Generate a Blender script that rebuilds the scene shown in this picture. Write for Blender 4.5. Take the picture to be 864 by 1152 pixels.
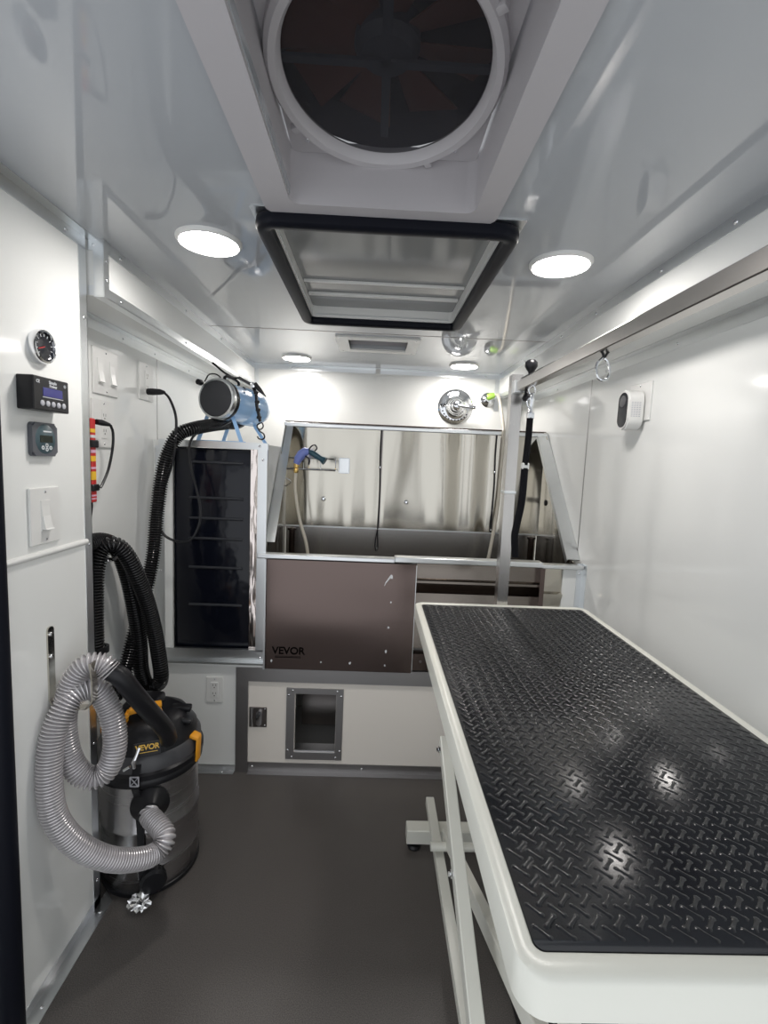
import bpy, bmesh, math, random
from mathutils import Vector, Matrix
random.seed(7)
PI = math.pi
for o in list(bpy.data.objects):
    bpy.data.objects.remove(o)
SC = bpy.context.scene
COL = SC.collection

# ------------------------------------------------------------------ camera
cam_d = bpy.data.cameras.new('camera')
cam = bpy.data.objects.new('camera', cam_d)
COL.objects.link(cam)
rt = Vector((0.99888871, -0.02116543, 0.04211139))
up = Vector((-0.03960084, 0.10757848, 0.99340759))
fw = Vector((0.02555618, 0.99397127, -0.10662076))
m = Matrix((rt, up, -fw)).transposed().to_4x4()
m.translation = Vector((0, 0, 1.45))
cam.matrix_world = m
cam_d.sensor_fit = 'VERTICAL'
cam_d.sensor_height = 36
cam_d.lens = 36 * 540 / 1152
cam_d.clip_start = 0.02
SC.camera = cam

# ------------------------------------------------------------------ world + exposure
w = bpy.data.worlds.new('world')
SC.world = w
w.use_nodes = True
bg = w.node_tree.nodes['Background']
bg.inputs[0].default_value = (0.93, 0.96, 1.0, 1)
bg.inputs[1].default_value = 1.15
LAMP = 84.0          # strength of the round LED lenses
SC.view_settings.view_transform = 'Standard'
SC.view_settings.look = 'None'
SC.view_settings.gamma = 1
SC.view_settings.use_curve_mapping = False
SC.view_settings.exposure = 0.0


# ------------------------------------------------------------------ materials
def mat(name, col, rough=0.5, metal=0.0, noise=None, bump=None, spec=None, coat=0.0, aniso=0.0, bdet=3, var=None, emit=None, alpha=None, trans=None):
    """noise=(scale, amount) roughness variation; bump=((sx,sy,sz), strength, dist); var=(scale tuple, amount) colour variation"""
    M = bpy.data.materials.new(name)
    M.use_nodes = True
    nt = M.node_tree
    b = nt.nodes['Principled BSDF']
    b.inputs['Base Color'].default_value = (*col, 1)
    b.inputs['Roughness'].default_value = rough
    b.inputs['Metallic'].default_value = metal
    if spec is not None:
        b.inputs['Specular IOR Level'].default_value = spec
    b.inputs['Coat Weight'].default_value = coat
    b.inputs['Coat Roughness'].default_value = 0.05
    tc = None

    def tex(scale, detail=3):
        nonlocal tc
        if tc is None:
            tc = nt.nodes.new('ShaderNodeTexCoord')
        mp = nt.nodes.new('ShaderNodeMapping')
        mp.inputs['Scale'].default_value = scale
        nt.links.new(tc.outputs['Object'], mp.inputs[0])
        n = nt.nodes.new('ShaderNodeTexNoise')
        n.inputs['Scale'].default_value = 1
        n.inputs['Detail'].default_value = detail
        nt.links.new(mp.outputs[0], n.inputs['Vector'])
        return n
    if noise:
        s = noise[0]
        n = tex((s, s, s) if not isinstance(s, tuple) else s)
        r = nt.nodes.new('ShaderNodeMapRange')
        r.inputs['To Min'].default_value = max(0, rough - noise[1])
        r.inputs['To Max'].default_value = rough + noise[1]
        r.inputs['From Min'].default_value = .3
        r.inputs['From Max'].default_value = .7
        nt.links.new(n.outputs[0], r.inputs[0])
        nt.links.new(r.outputs[0], b.inputs['Roughness'])
    if var:
        n = tex(var[0], 5)
        mx = nt.nodes.new('ShaderNodeMix')
        mx.data_type = 'RGBA'
        mx.inputs[6].default_value = (*[max(0, c * (1 - var[1])) for c in col], 1)
        mx.inputs[7].default_value = (*[min(1, c * (1 + var[1])) for c in col], 1)
        r = nt.nodes.new('ShaderNodeMapRange')
        r.inputs['From Min'].default_value = .3
        r.inputs['From Max'].default_value = .7
        nt.links.new(n.outputs[0], r.inputs[0])
        nt.links.new(r.outputs[0], mx.inputs[0])
        nt.links.new(mx.outputs[2], b.inputs['Base Color'])
    if bump:
        n = tex(bump[0], bdet)
        bp = nt.nodes.new('ShaderNodeBump')
        bp.inputs['Strength'].default_value = bump[1]
        bp.inputs['Distance'].default_value = bump[2]
        nt.links.new(n.outputs[0], bp.inputs['Height'])
        nt.links.new(bp.outputs[0], b.inputs['Normal'])
    if emit:
        b.inputs['Emission Color'].default_value = (*emit[0], 1)
        b.inputs['Emission Strength'].default_value = emit[1]
    if alpha is not None:
        b.inputs['Alpha'].default_value = alpha
    if trans is not None:
        b.inputs['Transmission Weight'].default_value = trans
    return M


WHITE = mat('white_panel', (0.85, 0.86, 0.84), 0.10, spec=0.5, bump=((1.5, 1.5, 1.5), 0.05, 0.02))
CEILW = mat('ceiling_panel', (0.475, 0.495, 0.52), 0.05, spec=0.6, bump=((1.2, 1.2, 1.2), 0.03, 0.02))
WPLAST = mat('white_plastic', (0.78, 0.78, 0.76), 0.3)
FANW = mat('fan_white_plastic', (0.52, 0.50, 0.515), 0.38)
POWDER = mat('white_powder_coat', (0.73, 0.73, 0.66), 0.28, bump=((500, 500, 500), 0.12, 0.001))
ALU = mat('aluminium', (0.78, 0.80, 0.81), 0.30, 1.0, var=((5, 5, 5), 0.03))
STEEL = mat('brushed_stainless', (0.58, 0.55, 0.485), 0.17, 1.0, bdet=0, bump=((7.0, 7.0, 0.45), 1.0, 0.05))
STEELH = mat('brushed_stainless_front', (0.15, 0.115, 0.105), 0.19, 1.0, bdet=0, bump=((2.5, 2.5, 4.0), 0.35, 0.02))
SATIN = mat('satin_steel', (0.60, 0.58, 0.56), 0.27, 1.0)
CANSTEEL = mat('canister_stainless', (0.50, 0.49, 0.50), 0.24, 1.0, noise=((3, 3, 90), 0.05))
CHROME = mat('chrome', (0.82, 0.83, 0.85), 0.06, 1.0)
DARKMETAL = mat('dark_metal', (0.24, 0.22, 0.21), 0.28, 1.0)
GREYMETAL = mat('dull_aluminium', (0.42, 0.41, 0.41), 0.36, 1.0)
BLACKP = mat('black_plastic', (0.009, 0.009, 0.011), 0.34, spec=0.35)
WEB = mat('black_webbing', (0.007, 0.007, 0.009), 0.8, spec=0.15)
BLACKG = mat('black_gloss', (0.005, 0.006, 0.011), 0.12, spec=0.35, bump=((6, 6, 6), 0.25, 0.02))
GREYBAND = mat('dark_grey_plastic', (0.055, 0.055, 0.06), 0.4)
RUBBER = mat('black_rubber', (0.012, 0.013, 0.016), 0.22, spec=0.5, bump=((300, 300, 300), 0.08, 0.001))
SEAL = mat('black_seal', (0.004, 0.005, 0.010), 0.5, spec=0.2)
HOSEB = mat('black_hose', (0.016, 0.016, 0.017), 0.16, spec=0.6)
HOSEG = mat('grey_hose', (0.66, 0.64, 0.65), 0.26, 0.5, spec=0.6)
FLOORM = mat('charcoal_floor', (0.092, 0.083, 0.077), 0.42, noise=(9, 0.08), var=((400, 400, 400), 0.55), bump=((350, 350, 350), 0.15, 0.001))
YEL = mat('yellow_plastic', (0.85, 0.36, 0.02), 0.35)
BLUE = mat('light_blue_metal', (0.33, 0.56, 0.88), 0.22, coat=0.4)
BLUED = mat('blue_handle', (0.17, 0.22, 0.55), 0.35)
TEAL = mat('dark_teal_plastic', (0.02, 0.07, 0.10), 0.3)
BRASS = mat('brass', (0.75, 0.52, 0.18), 0.25, 1.0)
CREAM = mat('cream_hose', (0.56, 0.52, 0.44), 0.4)
GREEN = mat('lime_plastic', (0.36, 0.62, 0.10), 0.3)
RED = mat('red_plastic', (0.55, 0.03, 0.03), 0.35)
STICK = mat('yellow_sticker', (0.9, 0.55, 0.04), 0.5)
PINK = mat('pink_sticker', (0.75, 0.45, 0.6), 0.5)
GREYC = mat('grey_casing', (0.10, 0.105, 0.12), 0.4)
TEALG = mat('teal_dial', (0.06, 0.10, 0.115), 0.3)
LCD = mat('lcd_screen', (0.018, 0.025, 0.020), 0.12)
LCDB = mat('blue_screen', (0.03, 0.03, 0.12), 0.12, emit=((0.05, 0.05, 0.35), 0.25))
PRINT = mat('white_print', (0.70, 0.72, 0.74), 0.5)
PRINTD = mat('dark_print', (0.004, 0.003, 0.003), 0.9, spec=0.05)
PRINTY = mat('gold_print', (0.80, 0.50, 0.08), 0.4)
BUTTON = mat('grey_button', (0.50, 0.50, 0.54), 0.4)
BLADE = mat('amber_blade', (0.20, 0.06, 0.035), 0.35)
MOTOR = mat('fan_motor', (0.10, 0.11, 0.14), 0.4)
DOME = mat('smoked_dome', (0.015, 0.018, 0.028), 0.25)
FOIL = mat('foil', (0.85, 0.85, 0.85), 0.22, 1.0)
DARKLINE = mat('seam_dark_grey', (0.12, 0.12, 0.12), 0.6)  # plain dark grey for panel seams
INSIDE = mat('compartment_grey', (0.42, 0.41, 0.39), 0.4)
BODY = mat('outer_body', (0.62, 0.68, 0.74), 0.4)
LENS = mat('lamp_lens', (1, 1, 1), 0.4, emit=((1.0, 0.955, 0.915), LAMP))
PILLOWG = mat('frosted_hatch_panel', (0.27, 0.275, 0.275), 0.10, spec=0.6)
NET = bpy.data.materials.new('insect_screen')
NET.use_nodes = True
_nt = NET.node_tree
_b = _nt.nodes['Principled BSDF']
_b.inputs['Base Color'].default_value = (0.02, 0.02, 0.025, 1)
_b.inputs['Roughness'].default_value = 0.35
_b.inputs['Alpha'].default_value = 0.68


# ------------------------------------------------------------------ mesh helpers
def NB():
    return bmesh.new()


def box(bm, x0, x1, y0, y1, z0, z1, bev=0.0, seg=1):
    vs = [bm.verts.new((x, y, z)) for x in (x0, x1) for y in (y0, y1) for z in (z0, z1)]
    f = [(0, 1, 3, 2), (4, 6, 7, 5), (0, 4, 5, 1), (2, 3, 7, 6), (0, 2, 6, 4), (1, 5, 7, 3)]
    fs = [bm.faces.new([vs[i] for i in q]) for q in f]
    if bev > 0:
        es = list({e for q in fs for e in q.edges})
        bmesh.ops.bevel(bm, geom=es, offset=bev, segments=seg, affect='EDGES', profile=0.5)
    return bm


def prism(bm, pts, axis, a0, a1):
    """polygon pts (2-D) extruded along axis from a0 to a1; 2-D = the other two axes in x,y,z order"""
    def mk(p, a):
        if axis == 'x': return (a, p[0], p[1])
        if axis == 'y': return (p[0], a, p[1])
        return (p[0], p[1], a)
    A = [bm.verts.new(mk(p, a0)) for p in pts]
    B = [bm.verts.new(mk(p, a1)) for p in pts]
    bm.faces.new(A)
    bm.faces.new(B[::-1])
    n = len(pts)
    for i in range(n):
        bm.faces.new((A[i], B[i], B[(i + 1) % n], A[(i + 1) % n]))
    return bm


def frames(pts):
    T = []
    n = len(pts)
    for i in range(n):
        a = pts[max(0, i - 1)]
        b = pts[min(n - 1, i + 1)]
        T.append((b - a).normalized())
    u = T[0].orthogonal().normalized()
    out = []
    for t in T:
        u = (u - t * u.dot(t)).normalized()
        out.append((t, u, t.cross(u)))
    return out


def sweep(bm, pts, rad, seg=12, cap=True):
    """rad: number or list"""
    pts = [Vector(p) for p in pts]
    fr = frames(pts)
    rings = []
    for i, p in enumerate(pts):
        r = rad[i] if isinstance(rad, (list, tuple)) else rad
        t, u, v = fr[i]
        rings.append([bm.verts.new(p + (u * math.cos(2 * PI * k / seg) + v * math.sin(2 * PI * k / seg)) * r) for k in range(seg)])
    for a, b in zip(rings, rings[1:]):
        for k in range(seg):
            bm.faces.new((a[k], a[(k + 1) % seg], b[(k + 1) % seg], b[k]))
    if cap:
        bm.faces.new(rings[0][::-1])
        bm.faces.new(rings[-1])
    return bm


def cyl(bm, p0, p1, r, seg=16, r1=None):
    return sweep(bm, [p0, p1], [r, r if r1 is None else r1], seg)


def catmull(P, step):
    P = [Vector(p) for p in P]
    Q = [P[0] * 2 - P[1]] + P + [P[-1] * 2 - P[-2]]
    out = []
    for i in range(1, len(Q) - 2):
        a, b, c, d = Q[i - 1:i + 3]
        n = 24
        for k in range(n):
            t = k / n
            out.append(0.5 * ((2 * b) + (c - a) * t + (2 * a - 5 * b + 4 * c - d) * t * t + (3 * b - a - 3 * c + d) * t ** 3))
    out.append(Q[-2])
    # resample evenly
    res = [out[0]]
    acc = 0.0
    for a, b in zip(out, out[1:]):
        L = (b - a).length
        while L > 0 and acc + L >= step:
            f = (step - acc) / L
            a = a + (b - a) * f
            res.append(a.copy())
            L = (b - a).length
            acc = 0.0
        acc += L
    return res


def ribbed(bm, ctrl, r, pitch, depth, seg=16):
    pts = catmull(ctrl, pitch / 6)
    rad = [r - depth * (0.08, 0.0, 0.08, 0.65, 1.0, 0.65)[i % 6] for i in range(len(pts))]
    return sweep(bm, pts, rad, seg)


def tube(bm, ctrl, r, seg=8, step=0.01):
    return sweep(bm, catmull(ctrl, step), r, seg)


def lathe(bm, prof, c=(0, 0, 0), axis=(0, 0, 1), seg=40):
    """prof list of (r, h) along axis from c"""
    ax = Vector(axis).normalized()
    u = ax.orthogonal().normalized()
    v = ax.cross(u)
    c = Vector(c)
    rings = []
    for r, h in prof:
        if r < 1e-6:
            rings.append([bm.verts.new(c + ax * h)])
        else:
            rings.append([bm.verts.new(c + ax * h + (u * math.cos(2 * PI * k / seg) + v * math.sin(2 * PI * k / seg)) * r) for k in range(seg)])
    for a, b in zip(rings, rings[1:]):
        for k in range(seg):
            k2 = (k + 1) % seg
            if len(a) == 1 and len(b) == 1: continue
            if len(a) == 1: bm.faces.new((a[0], b[k2], b[k]))
            elif len(b) == 1: bm.faces.new((a[k], a[k2], b[0]))
            else: bm.faces.new((a[k], a[k2], b[k2], b[k]))
    return bm


def beam(bm, p0, p1, w, h, upv=(0, 0, 1), bev=0.0):
    """rectangular bar: w across (side), h along the up direction"""
    p0, p1 = Vector(p0), Vector(p1)
    t = (p1 - p0).normalized()
    upv = Vector(upv)
    s = t.cross(upv).normalized()
    q = s.cross(t).normalized()
    A = [bm.verts.new(p0 + s * a * w / 2 + q * b * h / 2) for a, b in ((-1, -1), (1, -1), (1, 1), (-1, 1))]
    B = [bm.verts.new(p1 + s * a * w / 2 + q * b * h / 2) for a, b in ((-1, -1), (1, -1), (1, 1), (-1, 1))]
    fs = [bm.faces.new(A[::-1]), bm.faces.new(B)]
    for i in range(4):
        fs.append(bm.faces.new((A[i], A[(i + 1) % 4], B[(i + 1) % 4], B[i])))
    if bev:
        es = list({e for f in fs for e in f.edges})
        bmesh.ops.bevel(bm, geom=es, offset=bev, segments=2, affect='EDGES', profile=0.5)
    return bm


def rrect(x0, x1, y0, y1, r, n=6):
    pts = []
    for cx, cy, a0 in ((x1 - r, y1 - r, 0), (x0 + r, y1 - r, 90), (x0 + r, y0 + r, 180), (x1 - r, y0 + r, 270)):
        for k in range(n + 1):
            a = math.radians(a0 + 90 * k / n)
            pts.append((cx + r * math.cos(a), cy + r * math.sin(a)))
    return pts


def ring_prism(bm, outer, inner, axis, a0, a1):
    def mk(p, a):
        if axis == 'x': return (a, p[0], p[1])
        if axis == 'y': return (p[0], a, p[1])
        return (p[0], p[1], a)
    L = [[bm.verts.new(mk(p, a)) for p in P] for P in (outer, inner) for a in (a0, a1)]
    o0, o1, i0, i1 = L
    n = len(outer)
    for k in range(n):
        j = (k + 1) % n
        bm.faces.new((o0[k], o0[j], o1[j], o1[k]))
        bm.faces.new((i0[j], i0[k], i1[k], i1[j]))
        bm.faces.new((o1[k], o1[j], i1[j], i1[k]))
        bm.faces.new((o0[j], o0[k], i0[k], i0[j]))
    return bm


def world_loc(p):
    v = Vector((0, 0, 0))
    while p:
        v += p.location
        p = p.parent
    return v


def obj(name, bm, material, parent=None, smooth=False, origin=None, label=None):
    me = bpy.data.meshes.new(name)
    bmesh.ops.recalc_face_normals(bm, faces=bm.faces[:])
    o = bpy.data.objects.new(name, me)
    if parent is not None:
        pl = world_loc(parent)
        bmesh.ops.translate(bm, verts=bm.verts[:], vec=-pl)
        o.parent = parent
    elif origin is not None:
        bmesh.ops.translate(bm, verts=bm.verts[:], vec=-Vector(origin))
        o.location = origin
    bm.to_mesh(me)
    bm.free()
    me.materials.append(material)
    if smooth:
        for p in me.polygons: p.use_smooth = True
        try:
            me.set_sharp_from_angle(angle=math.radians(40))
        except Exception:
            pass
    COL.objects.link(o)
    if label: o['label'] = label
    return o


def thing(name, label, cat, loc, group=None):
    o = bpy.data.objects.new(name, None)
    o.empty_display_size = 0.05
    COL.objects.link(o)
    o.location = loc
    o['label'] = label
    o['category'] = cat
    if group: o['group'] = group
    return o


def tag(o, label, cat, group=None):
    o['label'] = label
    o['category'] = cat
    if group: o['group'] = group
    return o


def struct(name, bm, material, smooth=False, label=None, cat=None, parent=None):
    o = obj(name, bm, material, parent, smooth)
    if parent is None:
        o['kind'] = 'structure'
        if label: o['label'] = label
        if cat: o['category'] = cat
    return o


def text(body, name, size, loc, xdir, ydir, material, parent, extrude=0.0004, bold=0.0, sx=1.0, align='CENTER'):
    cu = bpy.data.curves.new(name, 'FONT')
    cu.body = body
    cu.size = size
    cu.extrude = extrude
    cu.offset = bold
    cu.align_x = align
    cu.align_y = 'CENTER'
    cu.space_line = 0.8
    tmp = bpy.data.objects.new('tmp', cu)
    COL.objects.link(tmp)
    dg = bpy.context.evaluated_depsgraph_get()
    me = bpy.data.meshes.new_from_object(tmp.evaluated_get(dg))
    bpy.data.objects.remove(tmp)
    x = Vector(xdir).normalized()
    y = Vector(ydir).normalized()
    z = x.cross(y)
    M3 = Matrix((x * sx, y, z)).transposed().to_4x4()
    M3.translation = Vector(loc) - world_loc(parent)
    me.transform(M3)
    me.materials.clear()
    me.materials.append(material)
    o = bpy.data.objects.new(name, me)
    o.parent = parent
    COL.objects.link(o)
    return o


_screw = None


def screw(parent, p, n, s=1.0):
    """a small pan-head screw on the surface point p facing n"""
    global _screw
    if _screw is None:
        b = NB()
        lathe(b, [(0.0, 0.0024), (0.0016, 0.0024), (0.0019, 0.0015), (0.0042, 0.0028), (0.0056, 0.001), (0.0058, 0.0)], seg=14)
        me = bpy.data.meshes.new('screw')
        bmesh.ops.recalc_face_normals(b, faces=b.faces[:])
        b.to_mesh(me); b.free()
        me.materials.append(CHROME)
        for q in me.polygons: q.use_smooth = True
        _screw = me
    o = bpy.data.objects.new('screw', _screw)
    o.parent = parent
    q = Vector((0, 0, 1)).rotation_difference(Vector(n))
    o.rotation_mode = 'QUATERNION'
    o.rotation_quaternion = q
    o.location = Vector(p) - world_loc(parent)
    o.scale = (s, s, s)
    COL.objects.link(o)
    return o


# ================================================================== SHELL
XR, XL, XP = 0.95, -0.95, -0.825       # right wall, alcove wall, partition face
YB, YF, ZC = 3.16, 2.09, 2.03          # back wall, front of the tub base, ceiling
Y0 = -0.10

b = NB(); box(b, XL - .03, XR + .03, Y0, YB + .03, -0.04, 0)
struct('floor', b, FLOORM)

# ceiling with openings for the roof fan, the hatch and the small rear vent
holes = [(-0.21, 0.21, 0.635, 1.165), (-0.275, 0.30, 1.245, 2.03), (-0.145, 0.145, 2.40, 2.60)]


def slab_with_holes(bm, x0, x1, y0, y1, z0, z1, hs):
    xs = sorted({x0, x1, *[h[0] for h in hs], *[h[1] for h in hs]})
    ys = sorted({y0, y1, *[h[2] for h in hs], *[h[3] for h in hs]})
    xs = [x for x in xs if x0 <= x <= x1]; ys = [y for y in ys if y0 <= y <= y1]
    def inside(i, j):
        if not (0 <= i < len(xs) - 1 and 0 <= j < len(ys) - 1): return False
        cx = (xs[i] + xs[i + 1]) / 2; cy = (ys[j] + ys[j + 1]) / 2
        return not any(h[0] < cx < h[1] and h[2] < cy < h[3] for h in hs)
    V = {}
    def v(i, j, z):
        k = (i, j, z)
        if k not in V: V[k] = bm.verts.new((xs[i], ys[j], z))
        return V[k]
    for i in range(len(xs) - 1):
        for j in range(len(ys) - 1):
            if not inside(i, j): continue
            bm.faces.new((v(i, j, z0), v(i, j + 1, z0), v(i + 1, j + 1, z0), v(i + 1, j, z0)))
            bm.faces.new((v(i, j, z1), v(i + 1, j, z1), v(i + 1, j + 1, z1), v(i, j + 1, z1)))
            for (di, dj, a, c) in ((-1, 0, (i, j), (i, j + 1)), (1, 0, (i + 1, j + 1), (i + 1, j)), (0, -1, (i + 1, j), (i, j)), (0, 1, (i, j + 1), (i + 1, j + 1))):
                if not inside(i + di, j + dj):
                    bm.faces.new((v(*a, z0), v(*c, z0), v(*c, z1), v(*a, z1)))
    return bm


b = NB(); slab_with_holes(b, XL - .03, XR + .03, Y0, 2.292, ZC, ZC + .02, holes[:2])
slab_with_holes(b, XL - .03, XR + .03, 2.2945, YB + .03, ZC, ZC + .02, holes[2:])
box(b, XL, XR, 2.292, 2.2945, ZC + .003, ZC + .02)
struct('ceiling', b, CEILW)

b = NB(); box(b, XL - .03, XR + .03, YB, YB + .03, 0, ZC); struct('wall_back', b, WHITE)
b = NB(); box(b, XR, XR + .03, Y0, 2.148, 0, ZC); box(b, XR, XR + .03, 2.1505, YB, 0, ZC)
box(b, XR + .003, XR + .03, 2.148, 2.1505, 0, ZC); struct('wall_right', b, WHITE)
b = NB(); box(b, XL - .03, XL, 1.40, 2.143, 0, ZC); box(b, XL - .03, XL, 2.1455, YB, 0, ZC)
box(b, XL - .03, XL - .003, 2.143, 2.1455, 0, ZC); struct('wall_left', b, WHITE)
b = NB(); box(b, XL - .03, XP, 1.07, 1.42, 0, ZC); struct('wall_left_front', b, WHITE)
# seam beads on the walls
b = NB(); sweep(b, [(XP, 1.075, 1.180), (XP, 1.395, 1.180)], 0.0085, 10); struct('trim_seam_bead', b, WPLAST, True)
b = NB(); box(b, XR - .0012, XR, 2.1455, 2.153, 1.03, 1.845); struct('trim_wall_seam_right', b, GREYMETAL)
b = NB(); box(b, XL, XL + .0012, 2.1405, 2.148, 0.52, 1.84); struct('trim_wall_seam_left', b, GREYMETAL)
b = NB(); box(b, -0.80, 0.79, 2.2905, 2.296, ZC - .0012, ZC + .001); struct('trim_ceiling_seam', b, DARKMETAL)

# corner post at the partition end (aluminium angle)
b = NB()
box(b, XP, XP + .002, 1.388, 1.422, 0, 1.999)
box(b, XL, XP + .002, 1.42, 1.422, 0, 1.877)
o = struct('trim_corner_post', b, ALU)
for z in (1.81, 1.17, 0.55, 0.09): screw(o, (XP + .002, 1.407, z), (1, 0, 0), .8)
# partition top angle
b = NB()
box(b, XP, XP + .002, 1.07, 1.42, 1.997, ZC); box(b, XP, XP + .03, 1.07, 1.43, ZC - .002, ZC)
o = struct('trim_partition_top', b, ALU)
screw(o, (XP + .002, 1.335, 2.012), (1, 0, 0), .9)
# floor angle at the partition
b = NB()
box(b, XP, XP + .002, 1.06, 1.42, 0, 0.03); box(b, XP, XP + .037, 1.0, 1.425, 0, 0.002)
prism(b, [(XP, 1.425), (XP + .037, 1.425), (XP, 1.46)], 'z', 0, .002)
o = struct('trim_floor_angle', b, ALU)
for y in (1.385, 1.12): screw(o, (XP + .02, y, .002), (0, 0, 1), .9)

# soffits
def soffit(side):
    s = 1 if side == 'right' else -1
    xa = (0.79 if s > 0 else -0.78)
    y0 = (Y0 if s > 0 else 1.43)
    X = XR if s > 0 else XL
    b = NB()
    box(b, min(xa, X), max(xa, X), y0, YB, 1.878, ZC)
    so = struct('ceiling_soffit_' + side, b, WHITE)
    e = -s * .002
    b = NB()
    for z0, z1 in ((1.998, ZC), (1.876, 1.904)):
        box(b, min(xa, xa + e), max(xa, xa + e), y0, YB, z0, z1)
    xb = xa + s * .028
    box(b, min(xa + e, xb), max(xa + e, xb), y0, YB, 1.8755, 1.878)
    o = struct('trim_soffit_' + side, b, ALU)
    ys = (1.50, 2.0, 2.45, 2.9) if s < 0 else (0.75, 1.10, 1.38, 1.78, 2.1, 2.6)
    for y in ys:
        screw(o, (xa + e, y + .02, 2.013), (-s, 0, 0))
        if s < 0: screw(o, (xa + e, y + .02, 1.889), (-s, 0, 0), .8)
    b = NB()
    xw = X - s * .002
    box(b, min(X, xw), max(X, xw), max(y0, 1.425 if s < 0 else Y0), YB, 1.842, 1.878)
    xi = X - s * .03
    box(b, min(X, xi), max(X, xi), max(y0, 1.425 if s < 0 else Y0), YB, 1.8755, 1.8775)
    o = struct('trim_under_soffit_' + side, b, ALU)
    for y in ((1.86, 2.12, 2.5) if s < 0 else (0.9, 1.55, 2.02, 2.55)):
        screw(o, (xw, y, 1.857), (-s, 0, 0), .8)
    if s < 0:   # end cap facing the door
        b = NB()
        for (x0, x1, z0, z1, ya) in ((-.822, -.780, 1.999, ZC, 1.4275), (-.822, -.780, 1.8795, 1.905, 1.4275), (-.806, -.7785, 1.8785, ZC, 1.4265)):
            box(b, x0, x1, ya, 1.4297, z0, z1)
        box(b, -.7778, -.7762, 1.4262, 1.452, 1.8758, ZC)
        o = struct('trim_soffit_end', b, ALU)
        for z in (1.925, 1.975): screw(o, (-.7765, 1.441, z), (1, 0, 0), .8)
        screw(o, (-.805, 1.4275, 2.013), (0, -1, 0), .8)


soffit('left'); soffit('right')
# back wall angle under the ceiling
b = NB(); box(b, -.78, .79, YB - .002, YB, 2.0, ZC); box(b, -.78, .79, YB - .03, YB, ZC - .002, ZC)
o = struct('trim_back_top', b, ALU)
for x in (-.55, 0.0, .70): screw(o, (x, YB - .002, 2.015), (0, -1, 0))
b = NB(); box(b, -.01, .02, YB - .006, YB - .002, 2.0, 2.028); struct('trim_back_clip', b, WPLAST)
b = NB(); box(b, -.782, -.755, YB - .003, YB, 1.80, 2.0); box(b, .765, .792, YB - .003, YB, 1.80, 2.0)
struct('trim_back_corner', b, ALU)

# door opening at the near left: rubber seal and outer body skin
b = NB(); sweep(b, [(XP - .008, 1.058, 0), (XP - .008, 1.058, ZC)], 0.027, 16)
o = obj('door_seal', b, SEAL, None, True); o['kind'] = 'structure'
b = NB(); box(b, -1.15, XP - .035, 0.86, 1.04, -.04, ZC); o = struct('wall_outer_body', b, BODY)

# ================================================================== TUB BASE / LOWER WALL
b = NB(); slab_with_holes(b, 0, 1, 0, 1, 0, 1, [])
b.free()


def panel_y(bm, x0, x1, z0, z1, y0, y1, hole=None):
    if hole is None:
        return box(bm, x0, x1, y0, y1, z0, z1)
    hx0, hx1, hz0, hz1 = hole
    box(bm, x0, hx0, y0, y1, z0, z1); box(bm, hx1, x1, y0, y1, z0, z1)
    box(bm, hx0, hx1, y0, y1, z0, hz0); box(bm, hx0, hx1, y0, y1, hz1, z1)
    return bm


# lower left wall panel
b = NB(); box(b, XL, -.58, YF, YF + .02, 0, .505)
struct('wall_lower_left', b, WHITE)
b = NB()
box(b, XL, -.58, YF - .002, YF, 0, .028); box(b, XL, -.585, YF - .03, YF, 0, .002)
box(b, XL, XL + .018, YF - .002, YF, .028, .505)
o = struct('trim_lower_left', b, ALU)
screw(o, (-.64, YF - .015, .002), (0, 0, 1))
# front of the tub base with the dog hatch opening
b = NB(); panel_y(b, -.525, XR, .045, .437, YF, YF + .02, (-.314, -.128, .10, .38))
struct('wall_tub_base', b, mat('warm_white_panel', (0.88, 0.83, 0.76), 0.14))
b = NB()
prism(b, [(-.58, 0), (-.525, 0), (-.525, .437), (-.58, .505)], 'y', YF - .012, YF + .02)
o = struct('trim_base_left', b, GREYMETAL)
b = NB()
prism(b, [(-.58, .5055), (-.5245, .4375), (XR, .4375), (XR, .5055)], 'y', YF - .012, YF + .02)
o = struct('trim_base_top', b, GREYMETAL)
b = NB(); box(b, -.524, XR, YF - .004, YF, 0, .045); box(b, -.524, XR, YF - .03, YF, 0, .002)
o = struct('trim_kick', b, GREYMETAL)
for x in (-.505, .0, .45): screw(o, (x, YF - .004, .025), (0, -1, 0))
# compartment behind the hatch opening
b = NB()
box(b, -.50, .10, YF + .02, 2.6, .03, .045); box(b, -.50, .10, 2.60, 2.62, .03, .435); box(b, -.52, -.50, YF + .02, 2.62, .03, .435)
box(b, .10, .12, YF + .02, 2.62, .03, .435); box(b, -.52, .12, YF + .02, 2.62, .435, .445)
struct('wall_compartment', b, INSIDE)

# hatch frame (pet door)
t = thing('pet_door', 'square metal framed pet hatch low in white panel under the bath', 'pet door', (-.222, YF, .065))
b = NB(); ring_prism(b, [(-.353, .065), (-.095, .065), (-.095, .408), (-.353, .408)], [(-.316, .10), (-.127, .10), (-.127, .382), (-.316, .382)], 'y', YF - .006, YF)
fr = obj('frame', b, GREYMETAL, t)
for (x, z) in ((-.325, .397), (-.123, .397), (-.343, .375), (-.105, .375), (-.343, .11), (-.105, .11), (-.325, .077), (-.123, .077)):
    screw(fr, (x, YF - .006, z), (0, -1, 0), .95)
b = NB(); box(b, -.314, -.129, YF + .001, YF + .055, .101, .108); obj('sill', b, ALU, t)
b = NB()
box(b, -.313, -.13, 2.32, 2.325, .10, .27)
obj('inner_flap', b, DARKMETAL, t)

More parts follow.
